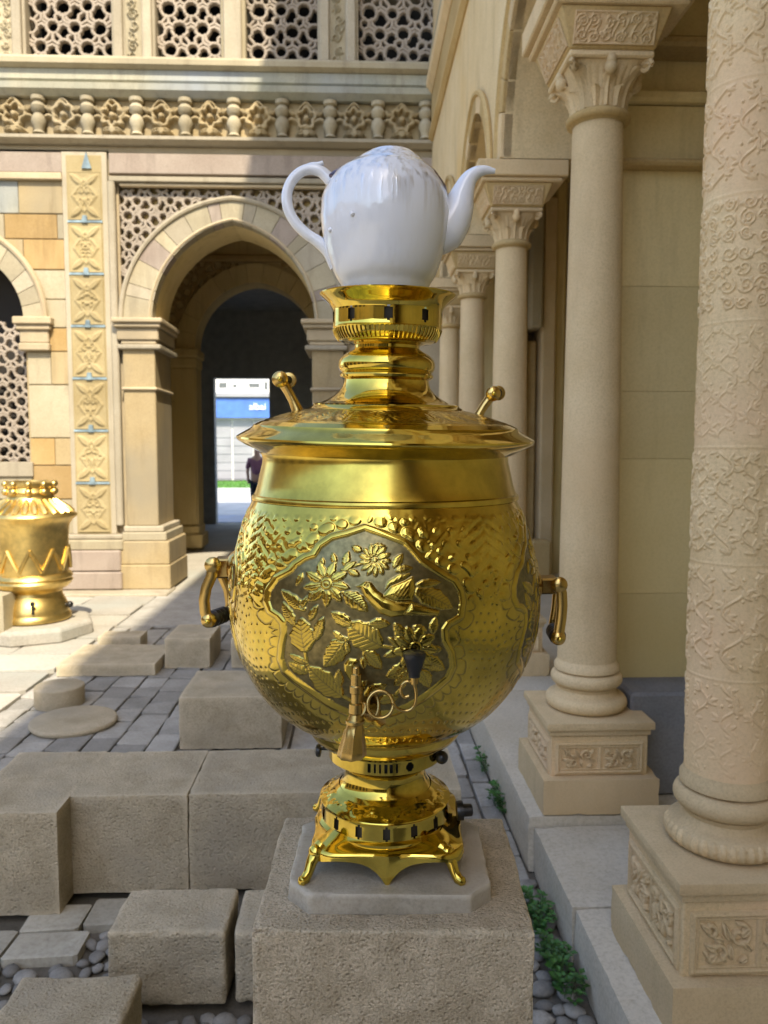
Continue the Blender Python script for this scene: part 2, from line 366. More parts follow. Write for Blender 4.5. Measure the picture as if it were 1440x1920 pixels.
class MB:
    def __init__(s):
        s.v = []; s.f = []
    def add(s, verts, faces):
        n = len(s.v)
        s.v.extend([tuple(p) for p in verts])
        s.f.extend([tuple(i + n for i in f) for f in faces])
        return s
    def box(s, x0, x1, y0, y1, z0, z1):
        x0, x1 = min(x0, x1), max(x0, x1); y0, y1 = min(y0, y1), max(y0, y1); z0, z1 = min(z0, z1), max(z0, z1)
        v = [(x0, y0, z0), (x1, y0, z0), (x1, y1, z0), (x0, y1, z0), (x0, y0, z1), (x1, y0, z1), (x1, y1, z1), (x0, y1, z1)]
        return s.add(v, [(0, 3, 2, 1), (4, 5, 6, 7), (0, 1, 5, 4), (1, 2, 6, 5), (2, 3, 7, 6), (3, 0, 4, 7)])
    def frustum(s, c, hb, z0, ht, z1):
        x, y = c
        v = [(x - hb, y - hb, z0), (x + hb, y - hb, z0), (x + hb, y + hb, z0), (x - hb, y + hb, z0),
             (x - ht, y - ht, z1), (x + ht, y - ht, z1), (x + ht, y + ht, z1), (x - ht, y + ht, z1)]
        return s.add(v, [(0, 3, 2, 1), (4, 5, 6, 7), (0, 1, 5, 4), (1, 2, 6, 5), (2, 3, 7, 6), (3, 0, 4, 7)])
    def prism_xz(s, out, y0, y1):
        n = len(out)
        v = [(x, y0, z) for x, z in out] + [(x, y1, z) for x, z in out]
        f = [tuple(range(n)), tuple(range(2 * n - 1, n - 1, -1))]
        f += [(i, (i + 1) % n, n + (i + 1) % n, n + i) for i in range(n)]
        return s.add(v, f)
    def prism_yz(s, out, x0, x1):
        n = len(out)
        v = [(x0, y, z) for y, z in out] + [(x1, y, z) for y, z in out]
        f = [tuple(range(n)), tuple(range(2 * n - 1, n - 1, -1))]
        f += [(i, (i + 1) % n, n + (i + 1) % n, n + i) for i in range(n)]
        return s.add(v, f)
    def lathe(s, prof, seg=32, c=(0, 0), frame=None, hole=None, capb=False, capt=False):
        n = len(prof)
        v = []
        for r, z in prof:
            for j in range(seg):
                a = 2 * math.pi * j / seg
                p = Vector((r * math.sin(a), -r * math.cos(a), z))
                if frame is not None: p = frame @ p
                else: p = p + Vector((c[0], c[1], 0))
                v.append(p)
        f = []
        for i in range(n - 1):
            for j in range(seg):
                if hole is not None and hole(i, j): continue
                k = (j + 1) % seg
                f.append((i * seg + j, i * seg + k, (i + 1) * seg + k, (i + 1) * seg + j))
        if capb: f.append(tuple(range(seg - 1, -1, -1)))
        if capt: f.append(tuple(range((n - 1) * seg, n * seg)))
        return s.add(v, f)
    def tube(s, pts, rad, seg=10, closed=False, cap=True, flat=1.0):
        pts = [Vector(p) for p in pts]
        n = len(pts)
        if not hasattr(rad, '__len__'): rad = [rad] * n
        v = []; up = None
        for i, p in enumerate(pts):
            if closed: t = pts[(i + 1) % n] - pts[i - 1]
            else: t = pts[min(i + 1, n - 1)] - pts[max(i - 1, 0)]
            t.normalize()
            if up is None:
                up = Vector((0, 1, 0)) if abs(t.y) < 0.9 else Vector((0, 0, 1))
            a = (up - t * up.dot(t)).normalized(); up = a
            b = t.cross(a)
            for j in range(seg):
                w = 2 * math.pi * j / seg
                v.append(p + a * (math.cos(w) * rad[i] * flat) + b * (math.sin(w) * rad[i]))
        f = []
        for i in range(n if closed else n - 1):
            k = (i + 1) % n
            for j in range(seg):
                l = (j + 1) % seg
                f.append((i * seg + j, i * seg + l, k * seg + l, k * seg + j))
        if cap and not closed:
            f.append(tuple(range(seg - 1, -1, -1))); f.append(tuple(range((n - 1) * seg, n * seg)))
        return s.add(v, f)
    def ball(s, c, r, seg=12, ring=8, sc=(1, 1, 1)):
        c = Vector(c)
        v = [c + Vector((0, 0, r * sc[2]))]
        for i in range(1, ring):
            a = math.pi * i / ring
            for j in range(seg):
                b = 2 * math.pi * j / seg
                v.append(c + Vector((r * sc[0] * math.sin(a) * math.cos(b), r * sc[1] * math.sin(a) * math.sin(b), r * sc[2] * math.cos(a))))
        v.append(c - Vector((0, 0, r * sc[2])))
        f = []
        for j in range(seg):
            f.append((0, 1 + j, 1 + (j + 1) % seg))
        for i in range(ring - 2):
            for j in range(seg):
                a0 = 1 + i * seg
                f.append((a0 + j, a0 + seg + j, a0 + seg + (j + 1) % seg, a0 + (j + 1) % seg))
        e = len(v) - 1; a0 = 1 + (ring - 2) * seg
        for j in range(seg):
            f.append((e, a0 + (j + 1) % seg, a0 + j))
        return s.add(v, f)
    def build(s, name, m, parent=None, smooth=False, angle=40, bevel=0.0, seg=1, recalc=True, origin=None):
        o = origin if origin is not None else (wloc(parent) if parent is not None else Vector((0, 0, 0)))
        me = bpy.data.meshes.new(name)
        me.from_pydata([(p[0] - o[0], p[1] - o[1], p[2] - o[2]) for p in s.v], [], s.f)
        if recalc or bevel:
            bm = bmesh.new(); bm.from_mesh(me)
            bmesh.ops.recalc_face_normals(bm, faces=bm.faces)
            if bevel:
                es = [e for e in bm.edges if len(e.link_faces) == 2 and e.calc_face_angle(0) > 0.5]
                bmesh.ops.bevel(bm, geom=es, offset=bevel, segments=seg, profile=0.6, affect='EDGES', clamp_overlap=True)
            bm.to_mesh(me); bm.free()
        ob = link_mesh(me, name, m, parent, smooth, angle)
        if origin is not None and parent is None:
            ob.location = origin
        return ob

def np_grid(name, V, wrap, m, parent=None, attr=None, smooth=True, angle=180):
    """V: rows x cols x 3"""
    nr, nc = V.shape[:2]
    o = wloc(parent) if parent is not None else Vector((0, 0, 0))
    P = V.reshape(-1, 3) - np.array(o)
    i, j = np.meshgrid(np.arange(nr - 1), np.arange(nc if wrap else nc - 1), indexing='ij')
    k = (j + 1) % nc
    q = np.stack([i * nc + j, i * nc + k, (i + 1) * nc + k, (i + 1) * nc + j], -1).reshape(-1, 4)
    me = bpy.data.meshes.new(name)
    me.vertices.add(len(P)); me.vertices.foreach_set('co', P.astype(np.float32).ravel())
    me.loops.add(q.size); me.loops.foreach_set('vertex_index', q.astype(np.int32).ravel())
    me.polygons.add(len(q)); me.polygons.foreach_set('loop_start', np.arange(0, q.size, 4, dtype=np.int32))
    me.update(calc_edges=True)
    if attr is not None:
        a = me.attributes.new(attr[0], 'FLOAT', 'POINT')
        a.data.foreach_set('value', attr[1].astype(np.float32).ravel())
    return link_mesh(me, name, m, parent, smooth, angle)

def relief(name, origin, u, v, n, w, h, nx, ny, fun, m, parent, skirt=0.02, angle=180):
    """A carved panel: grid over origin + u*[0,w] + v*[0,h], raised along n by fun(U,V); edges turned back by skirt."""
    origin, u, v, n = (np.array(q, float) for q in (origin, u, v, n))
    U, V = np.meshgrid(np.linspace(0, w, nx), np.linspace(0, h, ny), indexing='xy')
    H = fun(U, V)
    P = origin + U[..., None] * u + V[..., None] * v + H[..., None] * n
    Q = np.pad(P, ((1, 1), (1, 1), (0, 0)), mode='edge')
    for sl in ((0, slice(None)), (-1, slice(None)), (slice(None), 0), (slice(None), -1)):
        Q[sl] -= n * skirt
    # keep outward winding: u x v should be n
    if np.dot(np.cross(u, v), n) < 0:
        Q = Q[:, ::-1]
    return np_grid(name, Q, False, m, parent, angle=angle)

def sm(x, a, b):
    t = np.clip((x - a) / (b - a), 0, 1)
    return t * t * (3 - 2 * t)

def spiral_h(U, V, cx, cy, a, turns, sgn, ph, wd):
    dx, dy = U - cx, V - cy
    rho = np.hypot(dx, dy); phi = sgn * np.arctan2(dy, dx) - ph
    phi = np.mod(phi, 2 * np.pi)
    best = np.full_like(rho, 9.0)
    for k in range(int(turns) + 1):
        p = phi + 2 * np.pi * k
        rr = a * (1 - p / (2 * np.pi * turns) * 0.92)
        ok = p <= 2 * np.pi * turns
        best = np.minimum(best, np.where(ok, np.abs(rho - rr), 9.0))
    return 1 - sm(best, wd * 0.35, wd)

def leaf_h(U, V, bx, by, tx, ty, hw, vein=True):
    dx, dy = tx - bx, ty - by
    ln = math.hypot(dx, dy) + 1e-9
    s = ((U - bx) * dx + (V - by) * dy) / ln / ln
    t = ((U - bx) * -dy + (V - by) * dx) / ln
    wprof = hw * np.sin(np.pi * np.clip(s, 0, 1) ** 0.8) ** 0.8
    sd = np.where((s < 0) | (s > 1), hw, np.abs(t) - wprof)
    h = 1 - sm(sd, -hw * 0.45, hw * 0.02)
    if vein:
        h = h * (1 - 0.4 * np.exp(-(t / (hw * 0.10)) ** 2))
    return h

def arabesque(w, h, cell, seed):
    rs = random.Random(seed)
    items = []
    ny = max(1, int(round(h / cell))); nx = max(1, int(round(w / cell)))
    for j in range(ny):
        for i in range(nx):
            cx = (i + 0.5 + rs.uniform(-.12, .12)) * w / nx; cy = (j + 0.5 + rs.uniform(-.12, .12)) * h / ny
            items.append(('s', cx, cy, cell * rs.uniform(.36, .50), rs.choice((1.25, 1.6, 2.0)), rs.choice((-1, 1)), rs.uniform(0, 6.28)))
            for k in range(3):
                a = rs.uniform(0, 6.28); r0 = cell * rs.uniform(.15, .3); r1 = cell * rs.uniform(.42, .62)
                items.append(('l', cx + r0 * math.cos(a), cy + r0 * math.sin(a), cx + r1 * math.cos(a + .5), cy + r1 * math.sin(a + .5), cell * rs.uniform(.06, .11)))
    def fun(U, V):
        H = np.zeros_like(U)
        for it in items:
            if it[0] == 's':
                _, cx, cy, a, tu, sg, ph = it
                m = (np.abs(U - cx) < a * 1.2) & (np.abs(V - cy) < a * 1.2)
                if m.any():
                    H[m] = np.maximum(H[m], spiral_h(U[m], V[m], cx, cy, a, tu, sg, ph, cell * 0.075))
            else:
                _, bx, by, tx, ty, hw = it
                m = (np.hypot(U - (bx + tx) / 2, V - (by + ty) / 2) < cell * .45)
                if m.any():
                    H[m] = np.maximum(H[m], leaf_h(U[m], V[m], bx, by, tx, ty, hw))
        return H
    return fun

def motif(w, h, seed):
    """One carved square: curling acanthus stems with broad leaves."""
    rs = random.Random(seed)
    fl = rs.choice((-1, 1))
    X = lambda t: (t if fl > 0 else 1 - t) * w
    sp = [(X(.30), .66 * h, .27 * h, 1.4, fl, rs.uniform(0, 6)), (X(.68), .34 * h, .25 * h, 1.3, -fl, rs.uniform(0, 6)), (X(.80), .76 * h, .14 * h, 1.2, fl, rs.uniform(0, 6))]
    lv = []
    for (bx, by, tx, ty, hw) in ((.45, .50, .62, .97, .11), (.30, .62, .05, .92, .10), (.28, .58, .06, .30, .10), (.46, .48, .40, .06, .11), (.66, .34, .96, .50, .12), (.68, .30, .92, .06, .12), (.62, .30, .50, .04, .09), (.78, .74, .97, .95, .10), (.12, .20, .30, .05, .08), (.55, .55, .80, .62, .10)):
        lv.append((X(bx), by * h, X(tx + rs.uniform(-.04, .04)), (ty + rs.uniform(-.05, .05)) * h, hw * h))
    def fun(U, V):
        H = np.zeros_like(U)
        for q in sp: H = np.maximum(H, spiral_h(U, V, *q, .075 * h))
        for q in lv: H = np.maximum(H, leaf_h(U, V, *q) * 1.05)
        return H
    return fun

def vine(w, h, per, seed):
    rs = random.Random(seed)
    n = max(2, int(round(w / per)))
    st = [((i + .5) * w / n, rs.uniform(.26, .34) * w / n, rs.uniform(0, 6.28), rs.uniform(.9, 1.25) * per * 1.25) for i in range(n)]
    lv = []
    for cx, A, ph, lam in st:
        y = 0.0; k = 0
        while y < h:
            sd = 1 if k % 2 else -1
            px = cx + A * math.sin(2 * math.pi * y / lam + ph)
            for da, ln, hw in ((.3, .46, .085), (1.0, .40, .075), (-.5, .36, .07)):
                a = (math.pi / 2 - sd * (.9 + da + rs.uniform(-.2, .2)))
                lv.append((px, y, px + math.cos(a) * ln * per, y + math.sin(a) * ln * per, hw * per))
            lv.append(('d', cx - sd * A * .9, y + lam * .12, per * .07))
            y += lam * .25; k += 1
    def fun(U, V):
        H = np.zeros_like(U)
        for cx, A, ph, lam in st:
            d = np.abs(U - (cx + A * np.sin(2 * np.pi * V / lam + ph))) / np.sqrt(1 + (A * 2 * np.pi / lam * np.cos(2 * np.pi * V / lam + ph)) ** 2)
            H = np.maximum(H, 1 - sm(d, per * .02, per * .055))
        for q in lv:
            if q[0] == 'd':
                m = np.hypot(U - q[1], V - q[2]) < q[3] * 1.3
                if m.any(): H[m] = np.maximum(H[m], 1 - sm(np.hypot(U[m] - q[1], V[m] - q[2]), q[3] * .4, q[3]))
            else:
                m = np.hypot(U - (q[0] + q[2]) / 2, V - (q[1] + q[3]) / 2) < per * .34
                if m.any(): H[m] = np.maximum(H[m], leaf_h(U[m], V[m], *q))
        return H
    return fun

def net(w, h, per, seed):
    def fun(U, V):
        a = (U + V * .8) / per; b = (U - V * .8) / per
        wv = .10 * np.sin(2 * np.pi * V / per)
        d1 = np.abs(a + wv - np.round(a + wv)); d2 = np.abs(b - wv - np.round(b - wv))
        H = np.maximum(1 - sm(d1, .04, .10), 1 - sm(d2, .04, .10))
        fx = np.mod(a, 1) - .5; fy = np.mod(b, 1) - .5
        r = np.hypot(fx, fy); th = np.arctan2(fy, fx)
        return np.maximum(H, (1 - sm(np.abs(r - .20 * (1 + .35 * np.cos(4 * th))), .03, .09)) * .9)
    return fun

def rough_block(sx, sy, sz, res, rad, amp, seed, taper=0.0):
    """Rounded, uneven stone block, base centre at the origin."""
    nx, ny, nz = (max(2, int(math.ceil(q / res))) for q in (sx, sy, sz))
    idx = {}; V = []; F = []
    hx, hy = sx / 2, sy / 2
    off = Vector((seed * 3.17, seed * 1.31, seed * 7.7))
    def vid(i, j, k):
        key = (i, j, k)
        if key in idx: return idx[key]
        p = Vector((-hx + sx * i / nx, -hy + sy * j / ny, sz * k / nz))
        q = Vector((min(max(p.x, -hx + rad), hx - rad), min(max(p.y, -hy + rad), hy - rad), min(max(p.z, rad), sz - rad)))
        d = p - q
        nrm = d.normalized() if d.length > 1e-9 else Vector((0, 0, 1))
        e = noise.noise((p + off) * (3.0 / max(sx, .3))) * amp * 1.2 + noise.noise((p + off) * 22) * amp * 0.55 + noise.noise((p + off) * 70) * amp * 0.25
        chip = max(0.0, noise.noise((p + off) * 26) - 0.18) * amp * 4.0 if (abs(d.x) > 1e-6) + (abs(d.y) > 1e-6) + (abs(d.z) > 1e-6) >= 2 else 0
        p2 = q + nrm * (rad + e - chip)
        if taper: p2.x *= 1 - taper * p2.z / sz; p2.y *= 1 - taper * p2.z / sz
        idx[key] = len(V); V.append(p2)
        return idx[key]
    for i in range(nx):
        for j in range(ny):
            F.append((vid(i, j, 0), vid(i, j + 1, 0), vid(i + 1, j + 1, 0), vid(i + 1, j, 0)))
            F.append((vid(i, j, nz), vid(i + 1, j, nz), vid(i + 1, j + 1, nz), vid(i, j + 1, nz)))
    for i in range(nx):
        for k in range(nz):
            F.append((vid(i, 0, k), vid(i + 1, 0, k), vid(i + 1, 0, k + 1), vid(i, 0, k + 1)))
            F.append((vid(i, ny, k), vid(i, ny, k + 1), vid(i + 1, ny, k + 1), vid(i + 1, ny, k)))
    for j in range(ny):
        for k in range(nz):
            F.append((vid(0, j, k), vid(0, j, k + 1), vid(0, j + 1, k + 1), vid(0, j + 1, k)))
            F.append((vid(nx, j, k), vid(nx, j + 1, k), vid(nx, j + 1, k + 1), vid(nx, j, k + 1)))
    m = MB(); m.v = [tuple(p) for p in V]; m.f = F
    return m

def block_obj(name, x0, x1, y0, y1, z0, z1, m, label, res=0.03, rad=0.012, amp=0.004, seed=1, rot=0, group=None, cat='stone block'):
    b = rough_block(x1 - x0, y1 - y0, z1 - z0, res, rad, amp, seed)
    o = b.build(name, m, None, smooth=True, angle=60, recalc=False)
    o.location = ((x0 + x1) / 2, (y0 + y1) / 2, z0)
    o.rotation_euler.z = rot
    return tag(o, label, cat, group)

def arch_curve(x0, x1, zs, rise, n=14):
    hw = (x1 - x0) / 2
    Rr = (rise * rise + hw * hw) / (2 * hw)
    amax = math.acos(max(-1, min(1, (Rr - hw) / Rr)))
    L = []
    for i in range(n + 1):
        a = amax * i / n
        L.append((x0 + Rr - Rr * math.cos(a), zs + Rr * math.sin(a)))
    return L + [(x0 + x1 - x, z) for x, z in reversed(L[:-1])]

def voussoirs(inner, outer, k, y0, y1, mats, parent, name='voussoir', gap=0.004, plane='xz'):
    """Arch ring as separate wedge stones; inner and outer are curves of equal length."""
    n = len(inner) - 1
    for q in range(k):
        a, b = int(round(q * n / k)), int(round((q + 1) * n / k))
        if b <= a: continue
        I = [Vector((p[0], p[1])) for p in inner[a:b + 1]]; O = [Vector((p[0], p[1])) for p in outer[a:b + 1]]
        d = (I[1] - I[0]).normalized() * gap / 2; e = (I[-2] - I[-1]).normalized() * gap / 2
        I[0] = I[0] + d; O[0] = O[0] + d; I[-1] = I[-1] + e; O[-1] = O[-1] + e
        out = I + O[::-1]
        mb = MB()
        (mb.prism_xz if plane == 'xz' else mb.prism_yz)([tuple(p) for p in out], y0, y1)
        mb.build(name, mats[q % len(mats)], parent, bevel=0.004)

def lattice(x0, x1, z0, z1, y0, depth, a, wd, m, parent, keep=None, seed=1, name='lattice'):
    """Pierced stone screen: rings and star bars on a hexagonal grid, cut from one slab."""
    rs = random.Random(seed)
    mb = MB()
    segs = []
    h = a * math.sqrt(3) / 2
    rows = int((z1 - z0) / h) + 3; cols = int((x1 - x0) / a) + 3
    cen = {}
    for j in range(-1, rows):
        for i in range(-1, cols):
            cen[i, j] = (x0 + (i + 0.5 * (j % 2)) * a + rs.uniform(-.05, .05) * a, z0 + j * h + rs.uniform(-.05, .05) * a)
    for (i, j), (cx, cz) in cen.items():
        r = a * rs.uniform(.27, .36)
        n = 10
        ph = rs.uniform(0, 6.28)
        P = [(cx + r * math.cos(ph + 2 * math.pi * k / n), cz + r * math.sin(ph + 2 * math.pi * k / n)) for k in range(n)]
        for k in range(n): segs.append((P[k], P[(k + 1) % n]))
        o = j % 2
        for (di, dj) in ((1, 0), (o, 1), (o - 1, 1)):
            q = cen.get((i + di, j + dj))
            if q is None: continue
            dx, dz = q[0] - cx, q[1] - cz; l = math.hypot(dx, dz) + 1e-9
            mx, mz = (cx + q[0]) / 2, (cz + q[1]) / 2
            bx, bz = mx - dz / l * a * .12 * rs.choice((-1, 1)), mz + dx / l * a * .12
            A = (cx + dx / l * r * .9, cz + dz / l * r * .9); B = (q[0] - dx / l * r * .9, q[1] - dz / l * r * .9)
            segs.append((A, (bx, bz))); segs.append(((bx, bz), B))
        q1 = cen.get((i + 1, j)); q2 = cen.get((i + o, j + 1))
        if q1 and q2:
            t = ((cx + q1[0] + q2[0]) / 3, (cz + q1[1] + q2[1]) / 3)
            for q in ((cx, cz), q1, q2):
                d = Vector((q[0] - t[0], q[1] - t[1])); l = d.length; d /= l
                segs.append((t, (t[0] + d.x * (l - r * .9), t[1] + d.y * (l - r * .9))))
    for A, B in segs:
        mx, mz = (A[0] + B[0]) / 2, (A[1] + B[1]) / 2
        if not (x0 <= mx <= x1 and z0 <= mz <= z1): continue
        if keep is not None and not keep(mx, mz): continue
        A = (min(max(A[0], x0), x1), min(max(A[1], z0), z1)); B = (min(max(B[0], x0), x1), min(max(B[1], z0), z1))
        dx, dz = B[0] - A[0], B[1] - A[1]; l = math.hypot(dx, dz)
        if l < 1e-4: continue
        nx, nz = -dz / l * wd / 2, dx / l * wd / 2
        ex, ez = dx / l * wd * .25, dz / l * wd * .25
        q = [(A[0] - ex + nx, A[1] - ez + nz), (A[0] - ex - nx, A[1] - ez - nz), (B[0] + ex - nx, B[1] + ez - nz), (B[0] + ex + nx, B[1] + ez + nz)]
        yj = y0 + rs.uniform(0, .008)
        k = 0.55
        cx, cz = (A[0] + B[0]) / 2, (A[1] + B[1]) / 2
        fr = [(A[0] + nx * k, A[1] + nz * k), (A[0] - nx * k, A[1] - nz * k), (B[0] - nx * k, B[1] - nz * k), (B[0] + nx * k, B[1] + nz * k)]
        v = [(x, yj, z) for x, z in fr] + [(x, yj + .012, z) for x, z in q] + [(x, yj + depth, z) for x, z in q]
        f = [(0, 1, 2, 3)] + [(i, (i + 1) % 4, 4 + (i + 1) % 4, 4 + i) for i in range(4)] + [(4 + i, 4 + (i + 1) % 4, 8 + (i + 1) % 4, 8 + i) for i in range(4)]
        mb.add(v, f)
    return tag(mb.build(name, m, parent), kind='stuff')

# ------------------------------------------------------------------ the ground
Fy = 9.0                                  # plane of the far facade
Y2 = 12.5                                 # plane of the inner arch
def FX(px, py=600): return at(px, py, Y=Fy).x
def FZ(py): return at(300, py, Y=Fy).z

g = MB()
g.add([(-400, -400, -0.03), (400, -400, -0.03), (400, 900, -0.03), (-400, 900, -0.03)], [(0, 1, 2, 3)])
ground = g.build('ground', M['joint'])
tag(ground, kind='structure')

def pave_meshes(kind):
    out = []
    for k in range(5):
        mb = MB()
        j = lambda s: random.uniform(-s, s)
        v = [(-.5 + j(.025), -.5 + j(.03), -.5), (.5 + j(.025), -.5 + j(.03), -.5), (.5 + j(.025), .5 + j(.03), -.5), (-.5 + j(.025), .5 + j(.03), -.5)]
        v += [(x, y, .5 + j(.08)) for x, y, z in v]
        mb.add(v, [(0, 3, 2, 1), (4, 5, 6, 7), (0, 1, 5, 4), (1, 2, 6, 5), (2, 3, 7, 6), (3, 0, 4, 7)])
        o = mb.build('paving_stone', None, bevel=0.055, seg=1, smooth=True, angle=30)
        me = o.data
        bpy.data.objects.remove(o)
        me.materials.append(M[kind])
        out.append(me)
    return out
pm, pl, pb_m = pave_meshes('pave'), pave_meshes('pave_light'), pave_meshes('pave_mid')
npv = 0
def stone_at(x, y, w, d, h, me, name='paving_stone', rz=0.0):
    global npv
    o = bpy.data.objects.new(name, me)
    COL.objects.link(o)
    o.parent = ground
    o.scale = (w, d, h)
    o.location = (x, y, -h / 2 + random.uniform(-.004, .006))
    o.rotation_euler = (random.uniform(-.012, .012), random.uniform(-.012, .012), rz)
    npv += 1
def strip(x0, x1, ya, yb):
    x = x0
    while x < x1 - .05:
        w = min(random.uniform(.15, .20), x1 - x)
        y = ya + random.uniform(-.2, 0)
        while y < yb:
            d = random.uniform(.20, .30)
            cy_ = y + d / 2
            if not (-.93 < x + w / 2 < -.42 and 4.12 < cy_ < 4.5) and not (-2.1 < x + w / 2 < -1.45 and 5.6 < cy_ < 6.0):
                stone_at(x + w / 2, cy_, w - .012, d - .012, .06, random.choice(pm), rz=random.uniform(-.03, .03))
            y += d
        x += w
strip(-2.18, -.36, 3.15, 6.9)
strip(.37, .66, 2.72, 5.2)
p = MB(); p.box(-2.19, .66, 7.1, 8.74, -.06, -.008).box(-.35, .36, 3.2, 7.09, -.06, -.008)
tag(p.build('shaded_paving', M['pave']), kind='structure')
y = 3.6
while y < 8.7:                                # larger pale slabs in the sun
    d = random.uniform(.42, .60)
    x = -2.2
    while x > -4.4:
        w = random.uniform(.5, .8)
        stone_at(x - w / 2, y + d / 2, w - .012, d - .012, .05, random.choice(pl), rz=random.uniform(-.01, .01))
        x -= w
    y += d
# flat slabs between the near blocks
for (x0, x1, y0, y1, h) in ((-1.50, -1.13, 2.36, 2.52, .05), (-1.125, -.885, 2.36, 2.50, .052), (-1.13, -.93, 2.505, 2.66, .045), (-.925, -.74, 2.53, 2.69, .035), (-.735, -.52, 2.56, 2.70, .03)):
    stone_at((x0 + x1) / 2, (y0 + y1) / 2, x1 - x0 - .008, y1 - y0 - .008, h, random.choice(pb_m))
# paving in the archway
p = MB()
for (x0, x1, y0, y1) in ((-4.4, 1.0, 8.75, 12.4), (-4.4, 1.0, 12.41, 17.3)):
    p.box(x0, x1, y0, y1, -.06, -.004)
tag(p.build('archway_floor', M['pave_light']), kind='structure')

# pale paving over the rest of the courtyard
p = MB()
p.box(-14, -4.45, -18, 8.7, -.06, -.006)
p.box(-4.44, .66, -18, 1.2, -.06, -.008)
p.box(-4.44, -1.7, 1.21, 3.5, -.06, -.007)
tag(p.build('courtyard_paving', M['pave_light']), kind='structure')
# cobbles
cm = []
for k in range(7):
    bm = bmesh.new()
    bmesh.ops.create_icosphere(bm, subdivisions=2, radius=0.5)
    for v in bm.verts:
        e = 1 + 0.28 * noise.noise(v.co * 2.2 + Vector((k * 5, 0, 0)))
        v.co = Vector((v.co.x * e, v.co.y * e * 0.85, v.co.z * e * 0.62))
    me = bpy.data.meshes.new('cobble'); bm.to_mesh(me); bm.free()
    me.polygons.foreach_set('use_smooth', [True] * len(me.polygons))
    me.materials.append(M['cobble'])
    cm.append(me)
placed = []
def cobble_area(x0, x1, y0, y1, smin, smax, limit, avoid=()):
    n = tries = 0
    while n < limit and tries < limit * 60:
        tries += 1
        s = random.uniform(smin, smax)
        x, y = random.uniform(x0, x1), random.uniform(y0, y1)
        if any(a - s * .3 < x < b + s * .3 and c - s * .3 < y < d + s * .3 for a, b, c, d in avoid): continue
        if any((x - a) ** 2 + (y - b) ** 2 < ((s + c) * .40) ** 2 for a, b, c in placed): continue
        placed.append((x, y, s)); n += 1
        o = bpy.data.objects.new('cobble', random.choice(cm)); COL.objects.link(o); o.parent = ground
        o.scale = (s * random.uniform(.9, 1.25), s, s * random.uniform(.6, .95))
        o.location = (x, y, -0.024 + s * .10)
        o.rotation_euler = (random.uniform(-.2, .2), random.uniform(-.2, .2), random.uniform(0, 6.28))
cobble_area(.36, .66, 1.70, 2.75, .045, .085, 120)
cobble_area(-1.5, -.30, 1.80, 2.53, .04, .085, 178, avoid=((-.91, -.56, 1.64, 2.0), (-.73, -.36, 2.12, 2.37), (-.37, -.05, 2.12, 2.38), (-1.50, -.885, 2.36, 2.66)))

# ------------------------------------------------------------------ steps under the colonnade
def step(x0, x1, y0, y1, z1, seed):
    b = rough_block(x1 - x0, y1 - y0, z1 + .03, 0.045, 0.010, 0.004, seed)
    o = b.build('step', M['step'], None, smooth=True, angle=50, recalc=False)
    o.location = ((x0 + x1) / 2, (y0 + y1) / 2, -.03)
    return tag(o, kind='structure')
step(.662, 3.0, 2.845, 4.4, .20, 3)
step(.662, 3.0, 4.405, 6.1, .20, 4)
step(.662, 3.0, 6.105, 8.96, .20, 5)
step(.680, 3.0, 2.31, 2.84, .165, 6)
step(.684, 3.0, 0.9, 2.304, .168, 7)
step(.680, 3.0, -1.2, 0.89, .165, 8)

# ------------------------------------------------------------------ far facade
fac = empty('arcade_facade', (FX(438), Fy, 0), 'pale carved stone palace front with pierced screens above and a deep pointed archway', 'facade')
def fbox(name, px0, px1, py0, py1, proud, m, back=0.0, bevel=0.006, parent=None, py=600):
    return MB().box(FX(px0, py), FX(px1, py), Fy - proud, Fy + back, FZ(py1), FZ(py0)).build(name, m, parent or fac, bevel=bevel)
def fcourse(name, py0, py1, proud, m, x0=-6.2, x1=1.05, back=0.02, prof=None, bevel=.008):
    z0, z1 = FZ(py1), FZ(py0)
    mb = MB()
    if prof is None:
        mb.box(x0, x1, Fy - proud, Fy + back, z0, z1)
        return mb.build(name, m, fac, bevel=bevel)
    out = [(Fy + back, z0)] + [(Fy - proud * a, z0 + (z1 - z0) * b) for a, b in prof] + [(Fy + back, z1)]
    mb.prism_yz(out, x0, x1)
    return mb.build(name, m, fac)
TOPZ = 8.3
XL = -6.2
# wall core, left bay with the window niche (two halves), pier, lintel and right part
zt = FZ(284)
wc = -50; wi = 97; wo_ = 135
zs, zsill = FZ(602), FZ(866)
inL = arch_curve(FX(wc - wi), FX(wc + wi), zs, FZ(478) - zs)
ouL = arch_curve(FX(wc - wo_), FX(wc + wo_), zs, FZ(432) - zs)
half = len(inL) // 2
xc = FX(wc)
rt = [(FX(212), zt), (FX(212), 0), (xc, 0), (xc, zsill), (FX(wc + wi), zsill)] + inL[half:][::-1] + [(xc, zt)]
lf = [(XL, zt), (xc, zt)] + inL[:half + 1][::-1] + [(FX(wc - wi), zsill), (xc, zsill), (xc, 0), (XL, 0)]
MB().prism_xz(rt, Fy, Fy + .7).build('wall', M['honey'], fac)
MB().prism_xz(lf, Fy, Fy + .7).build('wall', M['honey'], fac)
MB().box(FX(wc - wi) - .1, FX(wc + wi) + .1, Fy + .55, Fy + .69, zsill - .1, FZ(440)).build('niche_back', M['room_shade'], fac)
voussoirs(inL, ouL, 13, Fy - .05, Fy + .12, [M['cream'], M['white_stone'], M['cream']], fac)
mo = arch_curve(FX(wc - wo_ - 3), FX(wc + wo_ + 3), zs, FZ(428) - zs, 20)
MB().tube([(x, Fy - .045, z) for x, z in mo], .035, 8).build('arch_moulding', M['lime_front'], fac, smooth=True)
lattice(FX(wc - wi), FX(wc + wi), zsill, zs, Fy + .12, .05, .20, .034, M['lattice'], fac, seed=4)
